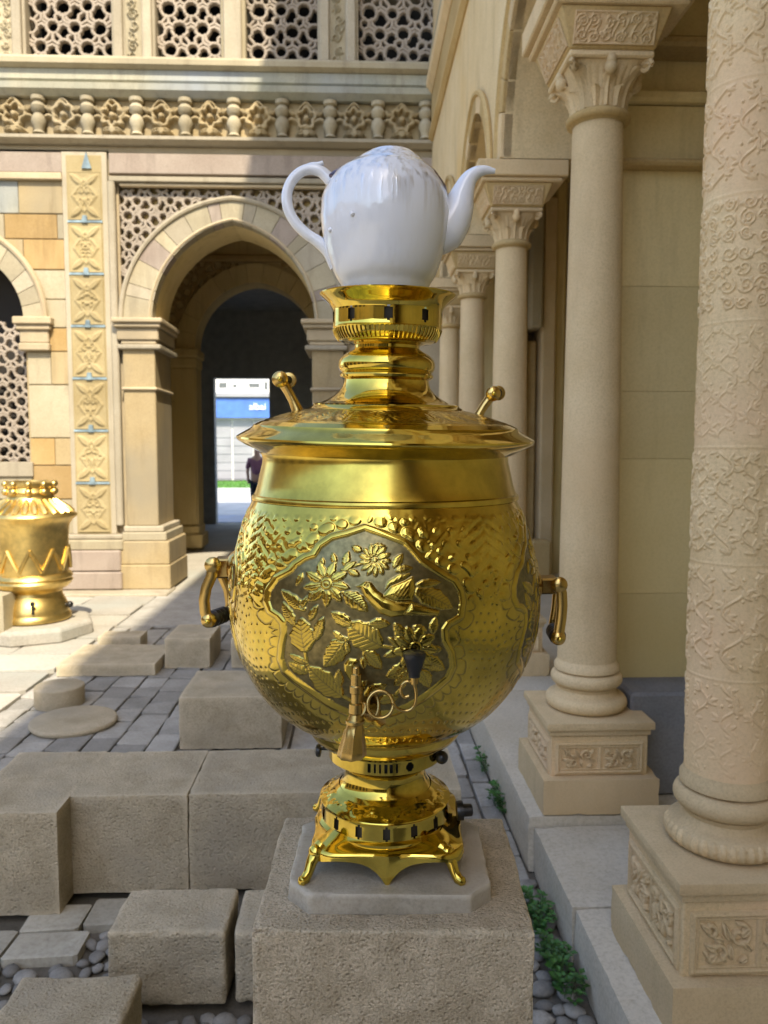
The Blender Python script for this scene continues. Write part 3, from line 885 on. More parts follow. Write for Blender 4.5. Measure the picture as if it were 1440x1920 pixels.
fbox('window_sill', wc - wi - 20, wc + wi + 8, 866, 893, .05, M['white_stone'], back=.12)
for s in (-1, 1):
    for (a, b, y0, y1, pr) in ((42, 78, 598, 612, .13), (46, 74, 612, 622, .10), (50, 70, 622, 646, .07), (46, 73, 646, 660, .09)):
        cxp = wc + s * 117
        h0 = (b - a) / 2
        hw = {36: 36, 28: 32, 20: 27, 27: 29}[b - a]
        fbox('impost', cxp - hw, cxp + hw, y0, y1, pr, M['lime_front'], bevel=.012)
# ashlar blocks of the left bay, proud of the wall core
def arch_right_x(z):
    if z <= zs: return FX(wc + wi) + .02
    for i in range(half, len(ouL) - 1):
        if ouL[i + 1][1] <= z <= ouL[i][1]:
            t = (z - ouL[i + 1][1]) / (ouL[i][1] - ouL[i + 1][1] + 1e-9)
            return ouL[i + 1][0] + (ouL[i][0] - ouL[i + 1][0]) * t + .02
    return -99
rows = [(343, 404, [(-60, 44, 'greenish'), (44, 126, 'honey')]), (405, 451, [(-60, 16, 'cream'), (16, 114, 'ochre'), (114, 126, 'cream')]),
        (452, 508, [(-30, 50, 'honey'), (50, 126, 'ochre')]), (509, 563, [(50, 126, 'cream')]), (564, 616, [(50, 126, 'cream')]),
        (617, 660, [(50, 126, 'ochre')]), (661, 722, [(50, 94, 'cream'), (94, 127, 'honey')]), (723, 821, [(50, 127, 'cream')]), (822, 872, [(50, 96, 'ochre'), (96, 127, 'honey')]),
        (873, 935, [(-60, 52, 'cream'), (52, 127, 'ochre')]), (936, 1000, [(-60, 30, 'honey'), (30, 127, 'cream')]), (1001, 1060, [(-60, 60, 'pink'), (60, 127, 'honey')]), (1061, 1104, [(-60, 20, 'cream'), (20, 127, 'pink')])]
for y0, y1, cs in rows:
    z0, z1 = FZ(y1) + .003, FZ(y0) - .003
    for a, b, mt in cs:
        xa, xb = FX(a) + .003, FX(b) - .003
        left = []
        for k in range(5):
            z = z0 + (z1 - z0) * k / 4
            left.append((max(xa, arch_right_x(z)) if (y1 > 440 and y0 < 870) else xa, z))
        if max(l[0] for l in left) > xb - .03: 
            left = [(min(l[0], xb - .015), l[1]) for l in left]
        out = [(xb, z0), (xb, z1)] + left[::-1]
        MB().prism_xz(out, Fy - .016 - random.uniform(0, .008), Fy + .01).build('ashlar_block', M[mt], fac, bevel=.005)
# plain courses over the bay
fcourse('string_course', 330, 343, .075, M['lime_front'], x1=FX(128))
fcourse('plain_band', 291, 329, .05, M['pink'], x1=FX(128))
fcourse('plain_band', 291, 329, .05, M['pink'], x0=FX(214))
# carved pilaster strip
fbox('pilaster', 129, 212, 290, 1000, .055, M['white_stone'], py=650)
pil = fbox('pilaster_field', 137, 203, 296, 1000, .058, M['tile_field'], py=650)
def tile_fun(w, h, seed):
    rs = random.Random(seed)
    ar = arabesque(w * .62, h * .5, h * .26, seed)
    def fun(U, V):
        x = (U / w - .5) * 2; y = (V / h - .5) * 2
        H = np.zeros_like(U)
        for sx in (-1, 1):
            for sy in (-1, 1):
                H = np.maximum(H, leaf_h(U, V, w / 2 + sx * w * .04, h * (.5 + .22 * sy), w / 2 + sx * w * .46, h * (.5 + .46 * sy), h * .075))
        dm = np.abs(x) * .9 + np.abs(y) * 1.0
        H = np.maximum(H, .7 * (1 - sm(np.abs(dm - .66), .03, .10)))
        inner = (dm < .60)
        A = ar(np.abs(U - w * .5) * 1.6, V - h * .25)
        H = np.where(inner, np.maximum(H, A * .9), H)
        H = np.where((np.abs(x) > .96) | (np.abs(y) > .97), 0.5, H)
        return H * .020
    return fun
xw = FX(200) - FX(140)
for k in range(7):
    ya, yb = 327 + k * 97, 327 + k * 97 + 90
    if k == 6: yb = 996
    z0, z1 = FZ(yb), FZ(ya)
    relief('carved_tile', (FX(140, 650), Fy - .060, z0), (1, 0, 0), (0, 0, 1), (0, -1, 0), xw, z1 - z0, 34, 48, tile_fun(xw, z1 - z0, k), M['tile_field'], pil, .01)
    if k < 6:
        MB().box(FX(138, 650), FX(202, 650), Fy - .072, Fy - .05, FZ(yb + 5), FZ(yb + 1)).build('glazed_bar', M['glaze'], pil)
        cx_ = FX(170, 650)
        MB().prism_xz([(cx_ - .035, FZ(yb + 6)), (cx_ + .035, FZ(yb + 6)), (cx_ + .022, FZ(yb - 8)), (cx_ - .022, FZ(yb - 8))], Fy - .085, Fy - .05).build('glazed_bar', M['glaze'], pil, bevel=.004)
MB().prism_xz([(FX(157, 310), FZ(322)), (FX(175, 310), FZ(322)), (FX(166, 310), FZ(291))], Fy - .08, Fy - .05).build('glazed_bar', M['glaze'], pil)
# white frame moulding right of the pilaster and over the arch
fbox('frame_moulding', 214, 227, 343, 985, .075, M['white_stone'], bevel=.014, py=700)
fcourse('frame_moulding', 335, 345, .075, M['white_stone'], x0=FX(214))
fcourse('string_course', 346, 352, .045, M['lime_front'], x0=FX(232), x1=1.05)
# archway: spandrel core, ring, soffit
ac, ai, ao = 438, 152, 207
zsp = FZ(603)
AI = arch_curve(FX(ac - ai), FX(ac + ai), zsp, FZ(415) - zsp)
AO = arch_curve(FX(ac - ao), FX(ac + ao), zsp, FZ(376) - zsp)
xl, xr = FX(228), FX(ac * 2 - 228)
# solid core of the spandrel (set back behind the pierced screen)
out = [(xl, zsp), (xl, zt)] + [(xr, zt), (xr, zsp)] + AI[::-1]
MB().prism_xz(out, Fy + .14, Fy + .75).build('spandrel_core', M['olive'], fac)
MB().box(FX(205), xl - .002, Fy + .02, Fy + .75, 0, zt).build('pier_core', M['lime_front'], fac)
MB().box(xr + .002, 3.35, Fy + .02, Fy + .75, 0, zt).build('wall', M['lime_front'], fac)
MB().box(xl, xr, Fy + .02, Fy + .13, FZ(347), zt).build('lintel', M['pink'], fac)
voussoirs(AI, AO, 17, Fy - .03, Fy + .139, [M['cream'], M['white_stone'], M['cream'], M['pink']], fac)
MB().tube([(x, Fy - .035, z) for x, z in arch_curve(FX(ac - ao - 3), FX(ac + ao + 3), zsp, FZ(372) - zsp, 24)], .030, 8).build('arch_moulding', M['white_stone'], fac, smooth=True)
MB().tube([(x, Fy - .030, z) for x, z in arch_curve(FX(ac - ai - 5), FX(ac + ai + 5), zsp, FZ(411) - zsp, 24)], .016, 6).build('arch_moulding', M['lime_front'], fac, smooth=True)
apex_o = AO[len(AO) // 2][1]
def in_spandrel(x, z):
    u = (x - FX(ac)) / (FX(ac + ao) - FX(ac))
    if abs(u) >= 1: return True
    hw = FX(ac + ao) - FX(ac); rise = apex_o - zsp
    Rr = (rise * rise + hw * hw) / (2 * hw)
    xx = hw - abs(x - FX(ac))
    zz = zsp + math.sqrt(max(0, Rr * Rr - (Rr - xx) ** 2))
    return z > zz + .03
for sd_ in (-1, 1):
    lattice(xl, xr, zsp + .02, FZ(353), Fy + .03, .10, .19, .036, M['lattice'], fac, keep=lambda x, z: in_spandrel(x, z) and (x - FX(ac)) * sd_ > .02, seed=9)
# jamb piers with impost, thin ring and stepped base
for s in (-1, 1):
    def jx(a, b):                       # pixel offsets from the arch axis, mirrored
        p, q = FX(ac + s * a), FX(ac + s * b)
        return min(p, q), max(p, q)
    x0, x1 = jx(147, 207)
    MB().box(x0, x1, Fy - .06, Fy + .70, FZ(985), FZ(655)).build('jamb', M['honey'], fac, bevel=.01)
    for (a, b, y0, y1, pr) in ((128, 222, 600, 609, .17), (132, 220, 609, 617, .14), (138, 216, 617, 640, .10), (134, 214, 648, 657, .11), (143, 209, 640, 648, .08), (143, 210, 727, 733, .09)):
        x0, x1 = jx(a, b)
        MB().box(x0, x1, Fy - pr, Fy + .72, FZ(y1), FZ(y0)).build('impost', M['lime_front'] if y0 != 648 else M['white_stone'], fac, bevel=.012)
    for (a, b, y0, y1, pr, mt) in ((136, 212, 985, 996, .10, 'white_stone'), (130, 214, 996, 1012, .13, 'cream'), (124, 218, 1012, 1055, .16, 'honey'), (122, 220, 1055, 1100, .18, 'honey')):
        x0, x1 = jx(a, b)
        MB().box(x0, x1, Fy - pr, Fy + .74, FZ(y1), FZ(y0)).build('base_course', M[mt], fac, bevel=.012)
for (a, b, y0, y1, pr, mt) in ((126, 238, 1000, 1009, .14, 'white_stone'), (122, 240, 1009, 1028, .18, 'cream'), (124, 236, 1028, 1066, .20, 'pink'), (122, 238, 1067, 1099, .22, 'pink')):
    MB().box(FX(a, 1050), FX(b, 1050), Fy - pr, Fy + .05, FZ(y1), FZ(y0)).build('base_course', M[mt], fac, bevel=.014)
MB().box(XL, FX(330, 1100), Fy - .45, Fy + .0, -.02, FZ(1100)).build('base_course', M['white_stone'], fac, bevel=.012)
# cornice and frieze
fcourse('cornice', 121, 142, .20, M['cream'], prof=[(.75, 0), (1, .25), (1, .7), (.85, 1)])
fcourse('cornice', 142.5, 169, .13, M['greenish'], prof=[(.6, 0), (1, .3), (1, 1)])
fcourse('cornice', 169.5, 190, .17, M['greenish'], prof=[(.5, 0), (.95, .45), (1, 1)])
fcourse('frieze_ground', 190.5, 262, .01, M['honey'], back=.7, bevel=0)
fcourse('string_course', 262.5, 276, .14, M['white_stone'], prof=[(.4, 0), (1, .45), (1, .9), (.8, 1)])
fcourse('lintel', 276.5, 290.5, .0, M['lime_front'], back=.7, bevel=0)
fz0, fz1 = FZ(261), FZ(191)
pitch = FX(90) - FX(0)
for k in range(-2, 11):
    x = FX(90) + (k - 1) * pitch
    if x > .85: continue
    hh = fz1 - fz0
    prof = [(.05, 0), (.085, .03), (.06, .10), (.075, .22), (.10, .34), (.085, .46), (.055, .56), (.09, .62), (.10, .74), (.075, .82), (.06, .86), (.095, .90), (.095, 1.0)]
    MB().lathe([(r * .82, fz0 + t * hh) for r, t in prof], 14, (x, Fy - .07), capb=True, capt=True).build('baluster', M['cream'], fac, smooth=True)
    w = pitch - .13
    def rose(U, V, w=w, h=hh, k=k):
        x_ = U - w / 2; y_ = V - h * .55
        r = np.hypot(x_ * (1 + .06 * math.sin(k * 2.3)), y_); a = np.arctan2(y_, x_) + k * .37
        H = (1 - sm(np.abs(r - (.105 + .008 * math.sin(k * 1.7)) * (1 + (.16 + .05 * math.cos(k * 2.9)) * np.cos((5 + (k * 7) % 3) * a))), .012, .035)) * .9
        H = np.maximum(H, 1 - sm(r, .02, .05))
        H = np.maximum(H, (1 - sm(np.abs(y_ - .10 - .06 * np.cos(x_ * 22)), .01, .03)) * .9)
        H = np.maximum(H, (1 - sm(np.abs(y_ + .06 + .05 * np.cos(x_ * 20)), .01, .03)) * .8)
        for sx in (-1, 1):
            H = np.maximum(H, leaf_h(U, V, w / 2, h * .2, w / 2 + sx * .13, h * .1, .035))
            H = np.maximum(H, leaf_h(U, V, w / 2 + sx * .07, h * .6, w / 2 + sx * .2, h * .8, .03))
        H = np.maximum(H, (1 - sm(np.hypot(x_, V - h * .14), .03, .05)))
        return H * .095
    if x + pitch < 1.0:
        relief('rosette_panel', (x + .065, Fy - .012, fz0), (1, 0, 0), (0, 0, 1), (0, -1, 0), w, hh, 46, 44, rose, M['honey'], fac, .005)
# upper storey
zu = FZ(121)
for (a, b, mt, carved) in ((-60, 46, 'white_stone', True), (208, 290, 'white_stone', True), (413, 460, 'cream', False), (595, 672, 'white_stone', True), (830, 905, 'white_stone', False), (-330, -210, 'white_stone', False)):
    x0, x1 = FX(a, 60), FX(b, 60)
    u = MB().box(x0, x1, Fy + .02, Fy + .5, zu, TOPZ).build('upper_pilaster', M[mt], fac, bevel=.01)
    if carved:
        for (c, d) in ((x0 + .03, x0 + .13), (x1 - .13, x1 - .03)):
            MB().box(c, d, Fy - .03, Fy + .019, zu + .01, TOPZ).build('pilaster_frame', M['white_stone'], u, bevel=.01)
        w = x1 - x0 - .30
        ar = arabesque(w, .9, .12, int(a) + 400)
        relief('carved_strip', (x0 + .15, Fy + .017, zu + .02), (1, 0, 0), (0, 0, 1), (0, -1, 0), w, .9, 30, 90, lambda U, V: ar(U, V) * .025, M['cream'], u, .004)
    else:
        MB().box(x0 + .04, x1 - .04, Fy - .04, Fy + .019, zu + .01, TOPZ).build('pilaster_frame', M['white_stone'], u, bevel=.012)
for k, (a, b) in enumerate(((-210, -60), (46, 208), (290, 413), (460, 595), (672, 830))):
    lattice(FX(a, 60), FX(b, 60), zu, FZ(-40), Fy + .12, .06, .255, .037, M['lattice'], fac, seed=20 + k)
MB().box(XL, 1.3, Fy + 1.6, Fy + 1.7, zu - .1, TOPZ).build('room_back', M['room_shade'], fac)
MB().box(XL, 1.3, Fy + .05, Fy + 1.6, zu - .06, zu - .002).build('room_floor', M['room_shade'], fac)
MB().box(XL, 1.3, Fy + .0, 17.3, TOPZ, TOPZ + .25).build('roof', M['cream'], fac)
MB().box(XL, 1.3, Fy + .02, Fy + .5, FZ(-40), TOPZ - .002).build('parapet', M['cream'], fac)
# vestibule behind the archway
def X2(px, py=600): return at(px, py, Y=Y2).x
def Z2(py): return at(400, py, Y=Y2).z
vest = MB().box(-3.35, -3.2, Fy + .76, Y2 + .4, 0, 5.4)
vest.build('vestibule_wall', M['olive'], fac)
MB().box(.35, .5, Fy + .76, Y2 + .4, 0, 5.4).build('vestibule_wall', M['olive'], fac)
MB().box(-3.35, .5, Fy + .76, 17.0, 5.4, 5.55).build('vestibule_ceiling', M['olive'], fac)
zs2 = Z2(655)
BI = arch_curve(X2(366), X2(594), zs2, Z2(530) - zs2)
BO = arch_curve(X2(331), X2(629), zs2, Z2(494) - zs2)
out = [(-3.2, 0), (-3.2, 5.4), (.35, 5.4), (.35, 0), (X2(594), 0), (X2(594), zs2)] + BI[::-1] + [(X2(366), 0)]
MB().prism_xz(out, Y2, Y2 + .4).build('inner_wall', M['olive'], fac)
voussoirs(BI, BO, 13, Y2 - .07, Y2 + .1, [M['olive']], fac)
MB().box(-3.2, .35, Y2 - .12, Y2 - .002, Z2(492), Z2(480)).build('string_course', M['warm'], fac, bevel=.02)
def in_sp2(x, z):
    for i in range(len(BO) - 1):
        if min(BO[i][0], BO[i + 1][0]) <= x <= max(BO[i][0], BO[i + 1][0]):
            return z > BO[i][1] + .06
    return True
for sd_ in (-1, 1):
    lattice(-3.1, .3, zs2 + .05, Z2(494), Y2 - .045, .04, .24, .05, M['warm'], fac, keep=lambda x, z: in_sp2(x, z) and (x - X2(480)) * sd_ > .1, seed=31)
for s in (-1, 1):
    cpx = 480
    def jx2(a, b):
        p, q = X2(cpx + s * a), X2(cpx + s * b)
        return min(p, q), max(p, q)
    for (a, b, y0, y1, pr) in ((108, 168, 655, 672, .16), (112, 165, 672, 690, .10), (116, 162, 690, 985, .06), (112, 166, 985, 1000, .10), (106, 170, 1000, 1026, .14)):
        x0, x1 = jx2(a, b)
        MB().box(x0, x1, Y2 - pr, Y2 + .45, Z2(y1), Z2(y0)).build('inner_pier', M['olive'], fac, bevel=.02)
# dark passage and the doorway at its end
YD = 17.0
dx0, dx1 = at(403, 850, Y=YD).x, at(506, 850, Y=YD).x
dz1 = at(450, 709, Y=YD).z
MB().box(-3.9, -3.8, Y2 + .41, YD, 0, 5.3).build('passage_wall', M['dark'], fac)
MB().box(.30, .40, Y2 + .41, YD, 0, 5.3).build('passage_wall', M['dark'], fac)
MB().box(-3.8, .30, Y2 + .41, YD, 4.6, 4.7).build('passage_ceiling', M['dark'], fac)
MB().prism_xz([(-3.95, 0), (-3.95, 5.4), (.45, 5.4), (.45, 0), (dx1, 0), (dx1, dz1), (dx0, dz1), (dx0, 0)], YD, YD + .25).build('gate_wall', M['dark'], fac)
MB().box(XL, 1.3, 17.26, 17.4, dz1 + .02, TOPZ).build('rear_wall', M['cream'], fac)

# ------------------------------------------------------------------ street seen through the doorway
st = MB(); st.box(-30, 30, 19.4, 33.5, -.05, .0)
tag(st.build('street', M['street']), kind='structure')
st = MB(); st.box(-6, 3, 17.35, 19.38, -.05, .004)
tag(st.build('pavement', M['threshold']), kind='structure')
gr = MB()
gr.box(-30, 30, 33.6, 40.5, -.05, .02)
for k in range(2600):
    x, y = random.uniform(-14, 2), random.uniform(33.7, 40.3)
    a = random.uniform(0, 6.28); h = random.uniform(.05, .12)
    gr.add([(x - .03 * math.cos(a), y - .03 * math.sin(a), .02), (x + .03 * math.cos(a), y + .03 * math.sin(a), .02), (x + random.uniform(-.04, .04), y, .02 + h)], [(0, 1, 2)])
tag(gr.build('grass', M['grass'], recalc=False), kind='stuff')
YS = 42.0
shop = empty('shop_building', (-9, YS, 0), 'white shop front with grey shutters under a blue sign across the street', 'building')
def SXp(px): return at(px, 760, Y=YS).x
def SZp(py): return at(450, py, Y=YS).z
MB().box(-24, 6, YS, YS + 8, 0, 9.5).build('wall', M['shop_white'], shop)
for k in range(9):
    x = SXp(396) + k * 1.15
    sh = MB().box(x, x + 1.05, YS - .08, YS + .01, .02, SZp(788)).build('shutter', M['shutter'], shop)
    for q in range(6):
        MB().box(x + .03, x + 1.02, YS - .11, YS - .081, .1 + q * .44, .1 + q * .44 + .36).build('shutter_slat', M['shutter'], sh)
sg = MB().box(SXp(360), SXp(512), YS - .45, YS - .02, SZp(784), SZp(748)).build('sign_board', M['sign_blue'], shop)
tc_ = bpy.data.curves.new('sign_letters', 'FONT'); tc_.body = 'albai'; tc_.size = .50; tc_.extrude = .03; tc_.align_x = 'CENTER'
to = bpy.data.objects.new('sign_letters', tc_)
COL.objects.link(to)
dgp = bpy.context.evaluated_depsgraph_get(); dgp.update()
tme = bpy.data.meshes.new_from_object(to.evaluated_get(dgp)); bpy.data.objects.remove(to)
tob = link_mesh(tme, 'sign_letters', M['sign_white'], sg, False, 180)
tob.rotation_euler.x = R(90)
tob.location = Vector((SXp(485), YS - .47, SZp(769))) - wloc(sg)
MB().box(SXp(380), SXp(520), YS - .6, YS - .01, SZp(746), SZp(738)).build('canopy', M['shutter'], shop, bevel=.02)
for (a, b, c, d, mt) in ((410, 428, 716, 729, 'shop_glass'), (436, 447, 719, 728, 'shop_glass'), (466, 489, 717, 728, 'shop_glass'), (495, 504, 714, 732, 'shop_glass')):
    w = MB().box(SXp(a), SXp(b), YS - .06, YS + .01, SZp(d), SZp(c)).build('window', M['shop_white'], shop)
    MB().box(SXp(a) + .05, SXp(b) - .05, YS - .08, YS - .061, SZp(d) + .05, SZp(c) - .05).build('pane', M['shop_glass'], w)
# a person walking past in the doorway
def skin_body(name, joints, edges, m, parent, root, sub=1):
    me = bpy.data.meshes.new(name)
    me.from_pydata([j[0] for j in joints], edges, [])
    o = bpy.data.objects.new(name, me); COL.objects.link(o)
    md = o.modifiers.new('skin', 'SKIN')
    for i, j in enumerate(joints):
        me.skin_vertices[0].data[i].radius = (j[1], j[1] * (j[2] if len(j) > 2 else 1))
        me.skin_vertices[0].data[i].use_root = (i == 0)
    sb = o.modifiers.new('sub', 'SUBSURF'); sb.levels = sub; sb.render_levels = sub
    dg = bpy.context.evaluated_depsgraph_get(); dg.update()
    nm = bpy.data.meshes.new_from_object(o.evaluated_get(dg))
    bpy.data.objects.remove(o)
    ob = link_mesh(nm, name, m, parent, True, 180)
    return ob
px_ = at(482, 860, Y=18.6)
per = empty('person', (px_.x, 18.6, 0), 'person in a plum top and black trousers walking past the far doorway', 'person')
J = [((0, 0, .95), .14, .8), ((0, 0, 1.15), .13, .75), ((0, 0, 1.35), .15, .7), ((0, 0, 1.47), .06), ((0, -.01, 1.56), .085), ((0, -.01, 1.68), .08),
     ((.17, 0, 1.38), .055), ((.23, .03, 1.12), .042), ((.24, -.06, .90), .034), ((.24, -.09, .80), .03),
     ((-.17, 0, 1.38), .055), ((-.23, -.02, 1.12), .042), ((-.22, .06, .90), .034), ((-.22, .08, .80), .03),
     ((.09, 0, .86), .09), ((.10, -.10, .48), .062), ((.10, -.02, .10), .045), ((.10, -.14, .045), .04),
     ((-.09, 0, .86), .09), ((-.10, .06, .48), .062), ((-.10, .20, .12), .045), ((-.10, .10, .045), .04)]
E = [(0, 1), (1, 2), (2, 3), (3, 4), (4, 5), (2, 6), (6, 7), (7, 8), (8, 9), (2, 10), (10, 11), (11, 12), (12, 13), (0, 14), (14, 15), (15, 16), (16, 17), (0, 18), (18, 19), (19, 20), (20, 21)]
skin_body('body', J, E, M['skin'], per, 0)
skin_body('shirt', [((0, 0, .98), .165, .85), ((0, 0, 1.15), .15, .8), ((0, 0, 1.36), .17, .75), ((0, 0, 1.44), .08), ((.18, 0, 1.38), .07), ((.235, .03, 1.14), .058), ((-.18, 0, 1.38), .07), ((-.235, -.02, 1.14), .058)],
          [(0, 1), (1, 2), (2, 3), (2, 4), (4, 5), (2, 6), (6, 7)], M['cloth_pink'], per, 0)
skin_body('trousers', [((0, 0, .96), .16, .85), ((.09, 0, .86), .105), ((.10, -.10, .48), .08), ((.10, -.02, .12), .065), ((-.09, 0, .86), .105), ((-.10, .06, .48), .08), ((-.10, .19, .14), .065)],
          [(0, 1), (1, 2), (2, 3), (0, 4), (4, 5), (5, 6)], M['cloth_dark'], per, 0)
skin_body('hair', [((0, .03, 1.70), .095), ((0, .06, 1.58), .09), ((0, .07, 1.44), .06)], [(0, 1), (1, 2)], M['hair'], per, 0)

# ------------------------------------------------------------------ right wing
XF, XB = .88, 1.30
CY = [8.05, 6.50, 4.90, 3.07, 1.968, .45, -1.1, -2.7, -4.2]
CX = [.98, .98, .98, .945, .99, .96, .96, .96, .96]
wing = empty('gallery_building', (1.1, 4.0, 0), 'tall arcaded stone wing whose pointed arches stand on the columns at the right', 'building')
ZSP = 3.315
out = [(8.95, ZSP)]
arches = []
edges_ = [8.95 + .25] + CY
for i, yc in enumerate(CY):
    y_hi = (CY[i - 1] - .235) if i else 8.90
    y_lo = yc + .235
    hw = (y_hi - y_lo) / 2
    c = arch_curve(y_lo, y_hi, ZSP, hw * 1.18 if hw > .4 else hw * 1.3)
    arches.append(c)
    out += [p for p in c[::-1]]
out += [(-4.6, ZSP), (-4.6, .2), (-18, .2), (-18, 5.02), (8.95, 5.02)]
MB().prism_yz(out, XF, XB).build('arcade_wall', M['arcade'], wing)
for c in arches[1:6]:
    y0, y1 = c[0][0], c[-1][0]
    o2 = arch_curve(y0 - .10, y1 + .10, ZSP, max(p[1] for p in c) - ZSP + .11)
    voussoirs(c, o2, 11, XF - .022, XF + .05, [M['warm'], M['lime'], M['warm']], wing, plane='yz')
    MB().tube([(XF - .02, y, z) for y, z in arch_curve(y0 - .12, y1 + .12, ZSP, max(p[1] for p in c) - ZSP + .13, 20)], .022, 6).build('arch_moulding', M['warm'], wing, smooth=True)
def wcourse(name, z0, z1, proud, m, prof):
    n = [(XF - proud * a, z0 + (z1 - z0) * b) for a, b in prof]
    outl = [(XB, z0)] + n + [(XB, z1)]
    v0 = [(x, 8.93, z) for x, z in outl]; v1 = [(x, -18, z) for x, z in outl]
    k = len(outl)
    MB().add(v0 + v1, [tuple(range(k)), tuple(range(2 * k - 1, k - 1, -1))] + [(i, (i + 1) % k, k + (i + 1) % k, k + i) for i in range(k)]).build(name, m, wing)
wcourse('string_course', 5.02, 5.10, .05, M['warm'], [(.3, 0), (1, .5), (1, 1)])
wcourse('frieze', 5.10, 5.52, .015, M['warm'], [(1, 0), (1, 1)])
wcourse('cornice', 5.52, 5.66, .08, M['lime'], [(.3, 0), (.9, .5), (1, 1)])
wcourse('cornice', 5.66, 5.84, .06, M['cream'], [(1, 0), (1, 1)])
wcourse('upper_wall', 5.845, 13.1, .0, M['lime'], [(0, 0), (0, 1)])
MB().box(.32, 3.4, -18, 8.93, 13.1, 13.32).build('eave', M['cream'], wing)
MB().box(XB, 3.4, -18, 8.93, 5.2, 5.4).build('upper_floor', M['olive'], wing)
MB().box(XB + .002, 2.9, -18, 8.93, 4.62, 4.72).build('ceiling', M['olive'], wing)
MB().box(2.9, 3.2, -18, 8.93, 0, 13.1).build('back_wall', M['olive'], wing)
# cross wall beside the second column, in big plaster blocks over a slate plinth
YX = 3.25
xw0 = at(1150, 700, Y=YX).x
zx = lambda py: at(1230, py, Y=YX).z
MB().box(xw0 + .01, 2.9, YX + .02, YX + .5, .2, 4.62).build('cross_wall', M['olive'], wing)
zz = [zx(1275), zx(1110), zx(860), zx(735), zx(540), zx(325)]
for k in range(len(zz) - 1):
    xs = [xw0, xw0 + (.55 if k % 2 else .95), xw0 + 1.1 + (.2 if k % 2 else .3), 2.89]
    for a, b in zip(xs[:-1], xs[1:]):
        MB().box(a + .0005, b - .0005, YX - .03, YX + .021, zz[k] + .0005, zz[k + 1] - .0005).build('wall_block', M['olive'], wing, bevel=.001)
MB().box(xw0 - .02, 2.89, YX - .10, YX + .02, zx(325), zx(312)).build('string_course', M['warm'], wing, bevel=.01)
MB().box(xw0 - .0, 2.89, YX - .012, YX + .019, zx(312) + .002, zx(200)).build('wall_block', M['olive'], wing, bevel=.004)
MB().box(xw0 - .02, 2.89, YX - .05, YX + .019, zx(198), zx(176)).build('string_course', M['olive'], wing, bevel=.012)
MB().box(xw0 - .02, 2.89, YX - .12, YX + .019, zx(112), zx(92)).build('string_course', M['warm'], wing, bevel=.012)
MB().box(xw0 + .02, 2.89, YX - .25, YX + .018, .20, at(1230, 1300, Y=3.0).z).build('plinth', M['slate'], wing, bevel=.012)
# strips of the far end of the gallery seen between the columns
def gx(px): return at(px, 600, Y=8.8).x
def gz(py): return at(1010, py, Y=8.8).z
for (a, b, c, d, pr, mt) in ((1008, 1034, 380, 1290, .22, 'lime'), (1036, 1056, 340, 1290, .10, 'olive'), (984, 1006, 395, 622, .30, 'cream'), (960, 984, 380, 1290, .16, 'lime'), (986, 1006, 640, 1290, .05, 'warm'), (900, 925, 380, 1290, .12, 'olive')):
    MB().box(gx(a), gx(b), 8.8 - pr, 8.99, gz(d), gz(c)).build('gallery_strip', M[mt], wing, bevel=.02)
# timber chest and dark opening low behind the third column
MB().box(gx(985), gx(1020), 8.3, 8.55, .2, .62).build('gallery_strip', M['warm'], wing, bevel=.02)

# ------------------------------------------------------------------ columns
def leaf_strip(mb, base, out, up_pts, w, n=7):
    """A carved leaf: ridge line up_pts (distance out, height), half widths from w, ribbed across."""
    side = Vector((0, 0, 1)).cross(out).normalized()
    rows = []
    for k, (d, z) in enumerate(up_pts):
        t = k / (len(up_pts) - 1)
        hw = w * (1 - .25 * t) * (1 if t < .75 else max(.08, 1 - ((t - .75) / .25) ** 1.5)) * (1 + .12 * math.sin(t * 22))
        row = []
        for q in range(n):
            u = q / (n - 1) * 2 - 1
            rib = .005 * math.exp(-(u / .18) ** 2) + .0028 * math.cos(u * 9)
            row.append(base + out * (d - .010 * u * u + rib) + side * (u * hw) + Vector((0, 0, z)))
        rows.append(row)
    nv = len(mb.v); m = len(rows)
    back = [[p - out * .012 for p in r] for r in rows]
    V = [p for r in rows for p in r] + [p for r in back for p in r]
    F = []
    for a in range(m - 1):
        for b in range(n - 1):
            F.append((a * n + b, a * n + b + 1, (a + 1) * n + b + 1, (a + 1) * n + b))
            o = m * n
            F.append((o + a * n + b, o + (a + 1) * n + b, o + (a + 1) * n + b + 1, o + a * n + b + 1))
    for a in range(m - 1):
        for b in (0, n - 1):
            F.append((a * n + b, (a + 1) * n + b, m * n + (a + 1) * n + b, m * n + a * n + b))
    for b in range(n - 1):
        for a in (0, m - 1):
            F.append((a * n + b, a * n + b + 1, m * n + a * n + b + 1, m * n + a * n + b))
    mb.add(V, F)

